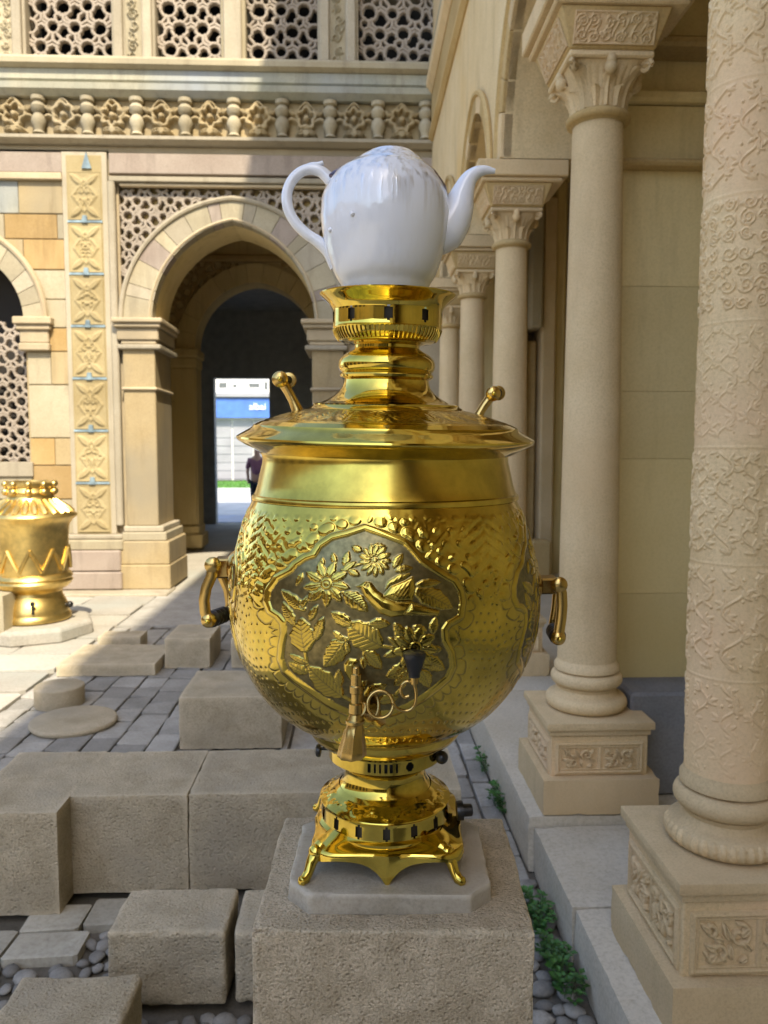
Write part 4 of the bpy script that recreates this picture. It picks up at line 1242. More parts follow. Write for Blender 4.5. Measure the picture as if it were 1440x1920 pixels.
def capital(root, cx, cy, z0, z1):
    H = z1 - z0
    n, rows = 96, 26
    V = np.zeros((rows, n, 3)); th = np.linspace(0, 2 * np.pi, n, endpoint=False)
    for i in range(rows):
        t = i / (rows - 1)
        p = 2 + 6 * t
        unit = (np.abs(np.cos(th)) ** p + np.abs(np.sin(th)) ** p) ** (-1 / p)
        g_ = t ** 1.9
        r = (.094 + .01 * t) * (1 - g_) + .142 * unit * g_
        r = r + .0045 * np.cos(th * 32) * (t < .86)
        V[i, :, 0] = cx + r * np.sin(th); V[i, :, 1] = cy - r * np.cos(th); V[i, :, 2] = z0 + H * t
    b = np_grid('capital', V, True, M['lime'], root)
    c0 = Vector((cx, cy, z0))
    for k in range(8):
        a = k * math.pi / 4
        d = Vector((math.sin(a), -math.cos(a), 0))
        mb = MB()
        if k % 2 == 0:      # middle leaf with a fleuron over it
            leaf_strip(mb, c0, d, [(.099, 0), (.102, .2 * H), (.108, .4 * H), (.118, .55 * H), (.133, .66 * H), (.148, .70 * H), (.156, .66 * H)], .030)
            mb.build('carved_leaf', M['lime'], b, smooth=True, angle=60)
            q = c0 + d * .150
            f = MB().ball(q + Vector((0, 0, H * .96)), .019, 10, 8, (1, 1, 1.25)).ball(q - d * .006 + Vector((0, 0, H * .80)), .024, 10, 8, (1, 1, 1.1))
            f.tube([q - d * .006 + Vector((0, 0, H * .84)), q - d * .012 + Vector((0, 0, H * .72))], [.013, .018], 8)
            f.build('fleuron', M['lime'], b, smooth=True)
        else:               # tall corner leaf and volute
            leaf_strip(mb, c0, d, [(.099, 0), (.103, .2 * H), (.112, .42 * H), (.128, .60 * H), (.152, .76 * H), (.182, .86 * H), (.203, .86 * H), (.210, .80 * H)], .034)
            mb.build('carved_leaf', M['lime'], b, smooth=True, angle=60)
            q = c0 + d * .190 + Vector((0, 0, H * .86))
            pts = []
            for s_ in range(14):
                w = s_ / 13 * 1.5 * 2 * math.pi; r = .024 * (1 - s_ / 16)
                pts.append(q + d * (r * math.cos(w)) + Vector((0, 0, r * math.sin(w))))
            MB().tube(pts, .009, 6).build('volute', M['lime'], b, smooth=True)
    for k in range(8):      # small lower leaves between
        a = (k + .5) * math.pi / 4
        d = Vector((math.sin(a), -math.cos(a), 0))
        mb = MB()
        leaf_strip(mb, c0, d, [(.098, 0), (.101, .14 * H), (.107, .28 * H), (.117, .40 * H), (.128, .45 * H), (.134, .42 * H)], .022, 5)
        mb.build('carved_leaf', M['lime'], b, smooth=True, angle=60)
    return b

def make_column(i, label, carved=False, detail=True):
    cx, cy = CX[i], CY[i]
    zp = .165 if i >= 4 else .20
    root = empty('column', (cx, cy, zp), label, 'column', 'columns along the arcade')
    ztop = .557
    # pedestal
    pd = MB().box(cx - .19, cx + .19, cy - .188, cy + .188, zp + .11, ztop - .055).build('pedestal', M['lime_carved'], root, bevel=.004)
    b = rough_block(.455, .455, .142, .03, .008, .003, i + 3)
    for k in range(len(b.v)): b.v[k] = (b.v[k][0] + cx, b.v[k][1] + cy, b.v[k][2] + zp)
    b.build('plinth', M['lime'], root, smooth=True, angle=50, recalc=False)
    cp = MB().box(cx - .198, cx + .198, cy - .198, cy + .198, ztop - .054, ztop - .031).box(cx - .210, cx + .210, cy - .210, cy + .210, ztop - .030, ztop)
    cp.build('pedestal_cap', M['lime'], root, bevel=.005, seg=2, smooth=True)
    pz0, pz1 = zp + .150, ztop - .080
    if detail:
        for (o, u, n) in (((cx - .172, cy - .191, pz0), (1, 0, 0), (0, -1, 0)), ((cx - .191, cy + .172, pz0), (0, -1, 0), (-1, 0, 0))):
            w, h = .344, pz1 - pz0
            ars = [motif(w / 2 - .03, h - .044, i * 7 + k + int(n[0] * 3)) for k in (0, 1)]
            def fun(U, V, w=w, h=h, ars=ars):
                e = np.minimum(np.minimum(U, w - U), np.minimum(V, h - V))
                H = np.where(e < .006, .001, np.where(e < .012, .005, np.where(e < .017, -.002, .002)))
                c = np.abs(U - w / 2)
                fld = (e > .022) & (c > .006)
                Ul = np.where(U < w / 2, U - .022, U - w / 2 - .008)
                A = np.where(U < w / 2, ars[0](Ul, V - .022), ars[1](Ul, V - .022))
                return np.where(fld, -.021 + .028 * A, H)
            hi = i in (3, 4)
            relief('carved_panel', np.array(o) + np.array(n) * .003, u, (0, 0, 1), n, w, h, 150 if hi else 60, 72 if hi else 30, fun, M['lime_carved'], pd, .02)
    # base mouldings
    def tor(r, R0, z): return [(R0 + r * math.cos(a), z + r * math.sin(a)) for a in [(-90 + 20 * k) * math.pi / 180 for k in range(10)]]
    rs = .107 if carved else .117
    s = rs / .119
    lowt = tor(.030, .132 * s + .003, ztop + .031)
    base = MB().lathe([(.05, ztop + .001)] + lowt + [(.125 * s, ztop + .066), (.118 * s, ztop + .080), (.126 * s, ztop + .094)] + tor(.029, .116 * s, ztop + .124) + [(.127 * s, ztop + .158), (.131 * s, ztop + .160), (.131 * s, ztop + .178), (.124 * s, ztop + .186), (rs, ztop + .20)], 56, (cx, cy))
    bo = base.build('base', M['lime'], root, smooth=True, angle=50)
    if carved:
        for k in range(40):
            a = 2 * math.pi * k / 40
            if math.cos(a) < -.5: continue
            p0 = Vector((cx + math.sin(a) * .1400, cy - math.cos(a) * .1400, ztop + .031))
            MB().ball(p0, .0155, 8, 6, (1, 1, 1.5)).build('bead', M['lime'], bo, smooth=True)
    z0, zn = ztop + .20, 2.845
    if carved:
        nc, nr = 440, 980
        th = np.concatenate([np.linspace(-2.2, 1.3, nc - 40), np.linspace(1.3, 2 * math.pi - 2.2, 42)[1:-1]])
        zz_ = np.linspace(z0, zn, nr)
        U, V = np.meshgrid((th + 2.2) * rs, zz_ - z0, indexing='xy')
        H = np.zeros_like(U)
        wtot = 3.5 * rs
        zc, k = 0.0, 0
        rs_ = random.Random(5)
        while zc < zn - z0:
            bh = rs_.uniform(.20, .32)
            typ = rs_.choice((0, 0, 1, 2)) if k else 0
            ar = vine(wtot, bh - .03, rs_.uniform(.050, .075), 50 + k) if typ == 0 else (net(wtot, bh - .03, rs_.uniform(.055, .07), k) if typ == 1 else arabesque(wtot, bh - .03, rs_.choice((.042, .055)), 50 + k))
            m = (V >= zc + .01) & (V < zc + bh - .02) & (U < wtot)
            hh = np.zeros_like(U)
            rr = np.where(m.any(axis=1))[0]
            if len(rr):
                sub = slice(rr[0], rr[-1] + 1)
                hh[sub] = ar(U[sub], V[sub] - zc - .015)
            keep = sm(V, zc + .01, zc + .02) * (1 - sm(V, zc + bh - .03, zc + bh - .02))
            if k % 4 == 3: hh *= .55
            H = np.maximum(H, hh * keep * (U < wtot))
            lv = zc + bh - .012
            H = np.maximum(H, .25 * (1 - sm(np.abs(V - lv), .002, .004)))
            zc += bh; k += 1
        r = rs - .010 * np.clip((V / (zn - z0)) - .25, 0, 1) + H * .0042 * (.35 + .65 * sm(V, .10, .22))
        P = np.stack([cx + r * np.sin(th)[None, :], cy - r * np.cos(th)[None, :], np.repeat(zz_[:, None], len(th), 1)], -1)
        np_grid('shaft', P, True, M['lime_carved'], root)
        rt_ = rs - .008
    else:
        prof = []
        for k in range(13):
            t = k / 12
            prof.append((.117 - .021 * t ** 1.4, z0 + (zn - z0) * t))
        MB().lathe(prof, 56, (cx, cy)).build('shaft', M['lime'], root, smooth=True)
        rt_ = .098
    MB().lathe([(rt_, zn - .002), (rt_ + .008, zn + .004)] + [(rt_ + .004 + .020 * math.cos(a), zn + .022 + .018 * math.sin(a)) for a in [(-80 + 20 * q) * math.pi / 180 for q in range(9)]] + [(rt_, zn + .046)], 48, (cx, cy)).build('necking', M['warm'], root, smooth=True)
    capital(root, cx, cy, zn + .045, 3.034)
    MB().box(cx - .158, cx + .158, cy - .158, cy + .158, 3.035, 3.060).build('abacus', M['lime'], root, bevel=.006)
    ib = MB().frustum((cx, cy), .158, 3.061, .204, 3.190).build('impost_block', M['warm'], root, bevel=.005)
    if detail:
        sl = math.atan2(.046, .129)
        for (o, u, n) in (((cx - .150, cy - .1632, 3.073), (1, 0, 0), (0, -1, 0)), ((cx - .1632, cy + .150, 3.073), (0, -1, 0), (-1, 0, 0))):
            n = Vector(n); v = (Vector((0, 0, 1)) * math.cos(sl) + n * math.sin(sl)); nn = n * math.cos(sl) - Vector((0, 0, 1)) * math.sin(sl)
            ar = arabesque(.30, .10, .05, 90 + i)
            def scr(U, V, ar=ar):
                e = np.minimum(np.minimum(U, .30 - U), np.minimum(V, .105 - V))
                st = (1 - sm(np.abs(np.mod(U + .01 * np.sin(V * 60), .034) - .017), .002, .005)) * (V > .02) * (V < .08)
                return np.where(e < .006, .004, np.maximum(ar(U, V - .002), st * .8) * .006)
            relief('script_band', Vector(o) + nn * .002, u, v, nn, .30, .105, 110, 46, scr, M['lime_carved'], ib, .006)
    MB().box(cx - .225, cx + .26, cy - .22, cy + .22, 3.191, 3.216).box(cx - .25, cx + .29, cy - .24, cy + .24, 3.217, 3.31).build('impost_slab', M['lime'], root, bevel=.006)
    return root
make_column(4, 'nearest thick column with a shaft carved all over, on a carved pedestal', carved=True)
make_column(3, 'smooth column with leafy capital in full view, behind the carved column')
make_column(2, 'smooth column just behind the teapot spout, third along the arcade')
make_column(1, 'slim column behind the samovar cup, fourth along the arcade')
make_column(0, 'last column of the arcade, beside the far palace front', detail=False)

# ------------------------------------------------------------------ courtyard walls behind the camera (reflected in the brass)
for (nm, lab, bx, arcs) in (('courtyard_wall', 'plain honey stone wall closing the courtyard on its west side', (-11.4, -11.0, -18, 9.0, 0, 4.6), 'x'), ('courtyard_wall', 'plain honey stone wall closing the courtyard on its south side', (-11.0, .85, -18.4, -18.0, 0, 5.2), 'y')):
    r_ = empty(nm, ((bx[0] + bx[1]) / 2, (bx[2] + bx[3]) / 2, 0), lab, 'wall')
    MB().box(*bx).build('wall', M['honey'], r_)
    n_ = 7 if arcs == 'x' else 6
    for k in range(n_):
        if arcs == 'x':
            y0 = -8.4 + k * 2.4
            c = arch_curve(y0, y0 + 1.5, 2.3, 1.0)
            MB().prism_yz([(y0, 0.02)] + c + [(y0 + 1.5, 0.02)], -10.999, -10.97).build('arch_opening_shade', M['room_shade'], r_)  # flat dark panel drawn for the shade within an open arch
            MB().tube([(-10.95, y, z) for y, z in arch_curve(y0 - .1, y0 + 1.6, 2.3, 1.12, 10)], .09, 6).build('arch_moulding', M['cream'], r_, smooth=True)
        else:
            x0 = -10.4 + k * 1.9
            c = arch_curve(x0, x0 + 1.25, 2.3, .85)
            MB().prism_xz([(x0, 0.02)] + c + [(x0 + 1.25, 0.02)], -17.999, -17.97).build('arch_opening_shade', M['room_shade'], r_)  # same dark panel standing for a shaded opening
            MB().tube([(x, -17.95, z) for x, z in arch_curve(x0 - .1, x0 + 1.35, 2.3, .97, 10)], .09, 6).build('arch_moulding', M['cream'], r_, smooth=True)
            MB().box(x0 - .45, x0 - .2, -17.99, -17.85, 0, 4.4).build('pilaster', M['ochre'], r_)
    if arcs == 'y':
        MB().box(-11.0, .84, -17.99, -17.75, 4.5, 4.8).build('cornice', M['white_stone'], r_)

# ------------------------------------------------------------------ loose stone blocks
GB = 'stone blocks lying in the courtyard'
K = M['block']
lb = rough_block(.355, .545, .367, .018, .004, .0030, 1)
lb2 = rough_block(.52, .413, .3655, .018, .004, .0030, 2)
lm = MB(); lm.add([(p[0] + .2775 - .4325, p[1] - .0695 + .005, p[2]) for p in lb.v], lb.f)
lm.add([(p[0] + .1785, p[1] - .004, p[2]) for p in lb2.v], lb2.f)
lo_ = lm.build('stone_block', K, None, smooth=True, angle=60, recalc=False)
lo_.location = (-1.0445, 2.932, 0)
tag(lo_, 'long stone platform block with an end jutting forward at the left picture edge', 'stone block', GB)
block_obj('stone_block', -.6050, .385, 2.722, 3.134, 0, .3655, K, 'long platform block passing behind the samovar pedestal', .022, .004, .0030, 3, group=GB)
block_obj('stone_block', -.945, -.395, 4.07, 4.58, 0, .287, K, 'square block standing on the setts behind the long platform', .024, .007, .0035, 4, group=GB)
block_obj('stone_block', -1.403, -1.068, 5.64, 6.12, 0, .224, K, 'block behind the low slab, left of a narrow dark gap', .03, .008, .004, 5, group=GB)
block_obj('stone_block', -.915, -.35, 5.63, 6.10, 0, .224, K, 'block half hidden by the left samovar handle, right of the dark gap', .03, .008, .004, 6, group=GB)
block_obj('stone_block', -2.12, -1.425, 5.46, 6.04, 0, .087, K, 'long low slab lying across the edge of the sunlight', .03, .007, .004, 7, group=GB)
block_obj('stone_block', -2.06, -1.72, 6.17, 6.38, 0, .115, K, 'small block lying just behind the long low slab', .03, .008, .004, 8, group=GB)
block_obj('stone_block', -.711, -.372, 2.134, 2.36, 0, .226, K, 'small cube block in front of the platform, among cobbles', .011, .009, .004, 9, rot=R(-1.5), group=GB)
block_obj('stone_block', -.895, -.578, 1.66, 1.995, 0, .20, K, 'nearest low block at the bottom left corner', .011, .009, .004, 10, rot=R(-1), group=GB)
block_obj('stone_block', -.352, -.06, 2.137, 2.37, 0, .215, K, 'block squeezed between the small cube and the samovar pedestal', .013, .009, .004, 11, group=GB)
def drum(x, y, r, h, label, seed, cat='stone drum'):
    mb = MB()
    pr = [(r * .97, 0), (r, .012), (r * 1.0, h - .015), (r * .985, h - .004), (r * .95, h), (0.001, h + .002)]
    mb.lathe(pr, 40, capb=True)
    for k in range(len(mb.v)):
        q = Vector(mb.v[k]); e = 1 + .02 * noise.noise(q * 6 + Vector((seed, 0, 0)))
        mb.v[k] = (q.x * e, q.y * e, q.z)
    o = mb.build('stone_drum' if h > .06 else 'stone_disc', K, None, smooth=True, angle=50)
    o.location = (x, y, 0)
    return tag(o, label, cat)
drum(-1.87, 4.86, .15, .125, 'short round stone drum behind the flat disc on the setts', 1)
drum(-1.655, 4.50, .245, .032, 'flat round stone disc lying on the setts', 2, 'stone disc')
b_ = at(9, 1212, Z=0)
block_obj('stone_post', b_.x - .30, b_.x, b_.y, b_.y + .28, 0, .42, M['cream'], 'pale squared stone post cut off by the left picture edge', .05, .012, .004, 12, cat='stone post')

# ------------------------------------------------------------------ far sunlit samovar
YB = 6.8
cB = at(66, 1170, Y=YB)
def zb(py): return at(66, py, Y=YB).z
kb = YB / FPX
hx_ = MB().lathe([(.50, 0), (.50, .10), (.47, .125), (.001, .127)], 8, (cB.x, cB.y), capb=True)
tag(hx_.build('base_slab', M['pave_light'], bevel=.01, origin=Vector((cB.x, cB.y, 0))), 'low eight sided stone slab under the sunlit samovar', 'stone slab')
zb0 = .127
sam2 = empty('samovar', (cB.x, cB.y, zb0), 'fat lidless brass samovar in sunlight beside the palace front', 'samovar')
zoff = zb0 - zb(1163)
def P2(lst): return [(r * kb, zb(y) + zoff * max(0, min(1, (y - 1090) / 73))) for y, r in lst]
MB().lathe(P2([(1163, 60), (1160, 64), (1152, 64), (1149, 61), (1146, 61), (1138, 60), (1126, 55), (1116, 50), (1108, 49)]), 48, (cB.x, cB.y), capb=True).build('foot', M['brass_sun'], sam2, smooth=True, angle=50)
MB().lathe(P2([(1108, 49), (1104, 52), (1100, 60), (1094, 66), (1088, 69), (1084, 66), (1080, 69), (1074, 66), (1072, 62)]), 48, (cB.x, cB.y)).build('moulding', M['brass_sun'], sam2, smooth=True, angle=50)
body2 = MB().lathe(P2([(1072, 62), (1045, 63), (1015, 63), (995, 64), (983, 66), (974, 72), (969, 78), (966, 80)]), 48, (cB.x, cB.y)).build('body', M['brass_sun'], sam2, smooth=True, angle=50)
lid2 = MB().lathe(P2([(966, 80), (963, 79), (955, 66), (947, 54), (940, 46), (933, 41), (927, 40), (922, 43), (918, 41), (914, 40), (910, 43), (905, 43), (902, 38), (902, 30), (915, 28)]), 48, (cB.x, cB.y)).build('shoulder', M['brass_sun'], sam2, smooth=True, angle=50)
gd = MB()
for k in range(26):
    w = 2 * math.pi * k / 26
    gd.tube([(cB.x + r * kb * math.sin(w), cB.y - r * kb * math.cos(w), zb(y_)) for y_, r in ((961, 73), (954, 64), (947, 54), (940, 46.5), (935, 43))], [.022, .03, .026, .02, .012], 6)
gd.build('gadroon_band', M['brass_sun'], lid2, smooth=True)
zig = MB()
for k in range(10):
    for (a0, a1, y0, y1) in ((0, .5, 1066, 1026), (.5, 1, 1026, 1066)):
        A = []
        for t in np.linspace(0, 1, 4):
            w = 2 * math.pi * (k + a0 + (a1 - a0) * t) / 10
            y_ = y0 + (y1 - y0) * t; rr = 64.5 * kb
            A.append((cB.x + rr * math.sin(w), cB.y - rr * math.cos(w), zb(y_)))
        zig.tube(A, .016, 6)
zig.build('zigzag_band', M['brass_sun'], body2, smooth=True)
for k in range(10):
    w = 2 * math.pi * (k + .5) / 10
    for (y_, rr, r0) in ((907, 43, .030), (921, 43, .032)):
        MB().ball((cB.x + rr * kb * math.sin(w), cB.y - rr * kb * math.cos(w), zb(y_)), r0, 10, 6).build('boss', M['brass_sun'], lid2, smooth=True)
kh = at(61, 1133, Y=YB - .285)
MB().ball((kh.x, kh.y, kh.z), .022, 10, 8, (1, .3, 1.1)).box(kh.x - .009, kh.x + .009, kh.y - .006, kh.y + .006, kh.z - .09, kh.z - .01).build('keyhole', M['black'], sam2)
kn = at(131, 1133, Y=YB)
MB().tube([(kn.x - .05, kn.y, kn.z), (kn.x, kn.y, kn.z)], .018, 8).ball((kn.x, kn.y, kn.z), .03, 10, 8).build('knob', M['black'], sam2, smooth=True)

# ------------------------------------------------------------------ pedestal and slab under the samovar
RZ = R(-3.0)
zs_t = CAMZ - .563 + 0.0
pf = at(465, 1752, Y=.9); qf = at(1003, 1752, Y=.9); ZPT = pf.z
pb, qb = at(535, 1528, Y=1.195), at(940, 1528, Y=1.195)
cxp = (pf.x + qf.x + pb.x + qb.x) / 4
w_ = ((qf.x - pf.x) + (qb.x - pb.x)) / 2
b = rough_block(w_, .297, ZPT, .0048, .004, .0030, 21)
ped = b.build('stone_pedestal', M['pedestal'], None, smooth=True, angle=70, recalc=False)
ped.location = (cxp, 1.0475, 0); ped.rotation_euler.z = RZ
tag(ped, 'tall pitted stone pedestal carrying the samovar', 'pedestal')
sl0, sl1 = at(540, 1690, Y=.965), at(919, 1690, Y=.965)
sw = (sl1.x - sl0.x) / 2; scx = (sl0.x + sl1.x) / 2 + .004
sy0, sy1, ch = -.108, .105, .030
oct_ = [(-sw + ch, sy0), (sw - ch, sy0), (sw, sy0 + ch), (sw, sy1 - ch), (sw - ch, sy1), (-sw + ch, sy1), (-sw, sy1 - ch), (-sw, sy0 + ch)]
mb = MB()
n = 8
def ring(sc, z): return [(x * sc, y_ * sc, z) for x, y_ in oct_]
dense = []
for i in range(8):
    a, b2 = oct_[i], oct_[(i + 1) % 8]
    kk = 26 if i in (0, 4, 2, 6) else 8
    for q in range(kk): dense.append((a[0] + (b2[0] - a[0]) * q / kk, a[1] + (b2[1] - a[1]) * q / kk))
nd = len(dense)
lv = [(1.0, 0.0), (1.004, .004), (1.0, .010), (1.0, .019), (.997, .0235), (.985, .0258)] + [(1 - .06 * q, .0260) for q in range(1, 16)]
V = np.zeros((len(lv), nd, 3))
for i, (s_, z_) in enumerate(lv):
    for j, (x, y_) in enumerate(dense):
        p3 = Vector((x * s_, y_ * s_, z_))
        e = noise.noise(p3 * 60) * .0009 + noise.noise(p3 * 200) * .0005 - max(0, noise.noise(p3 * 45 + Vector((3, 1, 4))) - .25) * (.006 if .015 < z_ < .0259 and s_ > .98 else 0)
        r_ = Vector((x, y_, 0)).normalized()
        V[i, j] = (p3.x + r_.x * e * (s_ > .97), p3.y + r_.y * e * (s_ > .97), p3.z + (e * .5 if z_ > .02 else 0))
slab = np_grid('stone_slab', V, True, M['slab'], angle=50)
slab.location = (scx, 1.043, ZPT - .0012); slab.rotation_euler.z = RZ
tag(slab, 'grey marble slab with cut corners under the samovar feet', 'stone slab')
ZSL = ZPT - .0012 + .0262

# ------------------------------------------------------------------ the samovar
YA = 1.063
P0 = at(722, 1600, Y=YA); P0.z = ZSL
TILT = R(0.5)
AXD = Vector((0, -math.sin(TILT), math.cos(TILT)))
def ax_s(py):
    lo, hi = -.1, 1.0
    for _ in range(40):
        m = (lo + hi) / 2
        if proj(P0 + AXD * m)[1] > py: lo = m
        else: hi = m
    return (lo + hi) / 2
def axr(py, rpx):
    s = ax_s(py); d = proj(P0 + AXD * s)[2]
    return rpx / FPX * d / math.sqrt(1 + (rpx / FPX) ** 2), s
sam = empty('samovar', P0, 'large embossed brass samovar standing on the marble slab', 'samovar')
sam.rotation_euler.x = TILT
ROT = Matrix.Rotation(TILT, 3, 'X')
RINV = ROT.inverted()
def loc(px, py, dy=0.0):
    """Samovar-frame point that is seen at this pixel, dy metres in front of (-) or behind the axis."""
    s = ax_s(py)
    p = at(px, py, Y=(P0 + AXD * s).y + dy)
    return RINV @ (p - P0)
def prof(lst): return [axr(y, r) for y, r in lst]
ZERO = Vector((0, 0, 0))
def sb(mb, name, m, parent=sam, **kw):
    return mb.build(name, m, parent, origin=ZERO, **kw)
def fine(pts, maxlen=.004):
    out = [pts[0]]
    for a, b2 in zip(pts[:-1], pts[1:]):
        k = max(1, int(math.hypot(b2[0] - a[0], b2[1] - a[1]) / maxlen))
        for q in range(1, k + 1):
            out.append((a[0] + (b2[0] - a[0]) * q / k, a[1] + (b2[1] - a[1]) * q / k))
    return out
# base plate with cusped skirt
zpl = .040
def plate_r(a, hs=.104, e=5.0):
    return hs * (abs(math.cos(a)) ** e + abs(math.sin(a)) ** e) ** (-1 / e)
nS = 240
V = []
for k in range(nS):
    a = 2 * math.pi * k / nS
    rr = plate_r(a)
    # distance from the middle of the side, 0 centre .. 1 corner
    m = abs(((a + math.pi / 4) % (math.pi / 2)) - math.pi / 4) / (math.pi / 4)
    drop = .036 * math.exp(-(m / .22)) + .006 + .006 * math.exp(-((m - 1) / .16) ** 2)
    rr *= 1 - .035 * math.sin(math.pi * min(1, m * 1.25)) 
    V.append((a, rr, drop))
rowsP = []
for (f, dz, dfl) in ((.74, .012, 0), (.80, .008, 0), (.88, .003, 0), (.975, 0, 0), (1.0, -.002, 0), (1.008, -.2, 1), (1.012, -.6, 1), (1.016, -1.0, 1), (.985, -1.0, 1), (.98, -.6, 1), (.97, -.1, 1)):
    row = []
    for a, rr, drop in V:
        z = zpl + (dz if not dfl else -.002 + dz * drop)
        row.append((rr * f * math.sin(a), -rr * f * math.cos(a), z))
    rowsP.append(row)
A = np.array(rowsP)[::-1]
cr, sr = math.cos(RZ), math.sin(RZ)
A2 = A.copy(); A2[..., 0] = A[..., 0] * cr - A[..., 1] * sr + .004; A2[..., 1] = A[..., 0] * sr + A[..., 1] * cr
def s_grid(name, V, m, parent=sam, attr=None, angle=40, wrap=True):
    o = np_grid(name, V, wrap, m, None, attr, angle=angle); o.parent = parent; return o
s_grid('base_plate', A2, M['brass'])
for (sx, sy) in ((-1, -1), (1, -1), (1, 1), (-1, 1)):
    c = Vector((sx * .079 * cr - sy * .079 * sr - .004, sx * .079 * sr + sy * .079 * cr, 0))
    d = Vector((sx, sy, 0)).normalized()
    t = [c * 1.0 + Vector((0, 0, .038)), c + d * .010 + Vector((0, 0, .034)), c + d * .018 + Vector((0, 0, .024)), c + d * .023 + Vector((0, 0, .013)), c + d * .029 + Vector((0, 0, .0055)), c + d * .036 + Vector((0, 0, .0045)), c + d * .039 + Vector((0, 0, .0045))]
    extra = -.001 if sy > 0 else .0005
    t[4].z += extra; t[5].z += extra; t[6].z += extra
    sb(MB().tube(t, [.011, .0095, .0075, .0065, .0068, .0062, .003], 12).ball(t[1] + Vector((0, 0, .001)), .0105, 10, 6), 'foot', M['brass'], smooth=True)
# perforated base drum
CROSS = {(0, c) for c in ()}
def cross_hole(segs, nh, rows0, off):
    per = segs // nh
    def h(i, j):
        r = i - rows0
        c = (j - off) % per - per // 2
        if 0 <= r <= 6:
            if c in (0,) and 0 <= r <= 6: return True
            if c in (-1, 1) and 1 <= r <= 5 : return True
            if c in (-2, 2) and r == 3: return False
        return False
    return h
SB = 24
def prof_b(l): return prof([(y - SB - 15 * max(0, (y - 1470) / 98), r) for y, r in l])
lowp = prof_b([(1578, 120), (1569, 123), (1565, 126), (1560, 126), (1557, 122)])
band = prof_b([(1555 - 4.2 * k, 120 - .25 * k) for k in range(8)])
upp = prof_b([(1523, 118.5), (1520, 121), (1517, 120), (1514, 114), (1507, 103), (1499, 92.5), (1491, 84.5), (1483, 79.5), (1475, 77), (1466, 75.5), (1456, 75.5), (1448, 79), (1442, 86), (1438, 95), (1435, 102.5), (1434, 105)])
baseP = lowp + band + upp
r0 = len(lowp)
mb = MB().lathe(baseP, 180, hole=cross_hole(180, 15, r0, 5))
bd = sb(mb, 'base_drum', M['brass'], smooth=True, angle=35)
sb(MB().lathe(prof_b([(1558, 113), (1518, 111)]), 48), 'drum_hole_shade', M['hole_shade'], parent=bd, smooth=True)  # dark sleeve added so the piercings look unlit
# embossed flare over the drum
fl = np.array(fine(prof_b([(1517, 121), (1514, 115.5), (1507, 104.5), (1499, 94), (1491, 86)]), .0012))
th = np.linspace(0, 2 * np.pi, 360, endpoint=False)
tt = np.linspace(0, 1, len(fl))
Hh = np.zeros((len(fl), 360))
ph = th * 12
for k, t0 in enumerate((.22, .55)):
    Hh += np.exp(-((np.angle(np.exp(1j * (ph[None, :] + k * np.pi))) / .9) ** 2)) * np.exp(-((tt[:, None] - t0) / .13) ** 2)
Hh += .5 * np.abs(np.sin(ph * 2))[None, :] * np.exp(-((tt[:, None] - .38) / .08) ** 2)
Hh *= .0016 * np.sin(np.pi * np.clip(tt, 0, 1))[:, None] ** .4
rr = fl[:, 0][:, None] + Hh + .0004
s_grid('embossed_flare', np.stack([rr * np.sin(th), -rr * np.cos(th), np.repeat(fl[:, 1][:, None], 360, 1) + Hh * .6], -1), M['brass'], angle=180)
# collar with slits and a round hole
cp_ = [(1434 - 2.2 * k, 106) for k in range(12)]
colP = prof_b(cp_ + [(1408, 107), (1405, 106), (1402, 102), (1396, 104)])
def col_hole(i, j):
    a = j + .5
    a = a - 360 if a > 180 else a
    if 2 <= i <= 8:
        for x in (695, 705, 714.5, 724, 733.5, 743):
            w = math.degrees(math.asin((x - 727) / 106))
            if abs(a - w) < 1.15: return True
    w = math.degrees(math.asin((767 - 727) / 106))
    return ((a - w) * 1.85 * math.cos(math.radians(w))) ** 2 + ((i - 5) * 2.2) ** 2 < 7.2 ** 2
sb(MB().lathe(colP, 360, hole=col_hole), 'collar', M['brass'], smooth=True, angle=35)
sb(MB().lathe(prof_b([(1434, 96), (1396, 96)]), 48), 'collar_hole_shade', M['black'], smooth=True)  # black sleeve added behind the slits to darken them
# ring under the bowl
sb(MB().lathe(prof([(y - 9, r) for y, r in [(1396, 104), (1394, 112), (1389, 122), (1382, 132), (1376, 138), (1371, 141), (1367, 143.5), (1352, 145), (1348, 146), (1345, 144), (1343, 140)]]), 120), 'ring', M['brass'], smooth=True, angle=35)

# ---- bowl with the embossed medallions
bowl = [(1350, 146), (1345, 154), (1335, 172), (1320, 194), (1301, 216), (1275, 238), (1252, 253), (1225, 267), (1202, 276), (1175, 284), (1153, 288), (1130, 290.5), (1104, 291), (1080, 289.5), (1054, 286), (1030, 281), (1005, 273.5), (980, 266.5), (956, 257.5), (944, 252.5), (934, 248)]
bowl2 = [(933, 250.5), (929, 251), (925, 249.5), (923, 246), (918, 243.5), (905, 239.5), (888, 236), (867, 231), (858, 230.5), (852, 232), (848, 236)]
def pot_low(y, r):
    return y
def cat(pts, n):
    pts = [Vector((p[0], p[1], 0)) for p in pts]
    P = [pts[0] * 2 - pts[1]] + pts + [pts[-1] * 2 - pts[-2]]
    ds = [0]
    for a, b2 in zip(pts[:-1], pts[1:]): ds.append(ds[-1] + (b2 - a).length)
    out = []
    for q in range(n):
        d = ds[-1] * q / (n - 1)
        i = max(k for k in range(len(pts) - 1) if ds[k] <= d + 1e-9)
        t = (d - ds[i]) / (ds[i + 1] - ds[i])
        a, b2, c, e = P[i], P[i + 1], P[i + 2], P[i + 3]
        v = .5 * ((2 * b2) + (c - a) * t + (2 * a - 5 * b2 + 4 * c - e) * t * t + (3 * b2 - a - 3 * c + e) * t ** 3)
        out.append((v.x, v.y))
    return out
BR = cat(bowl, 430)
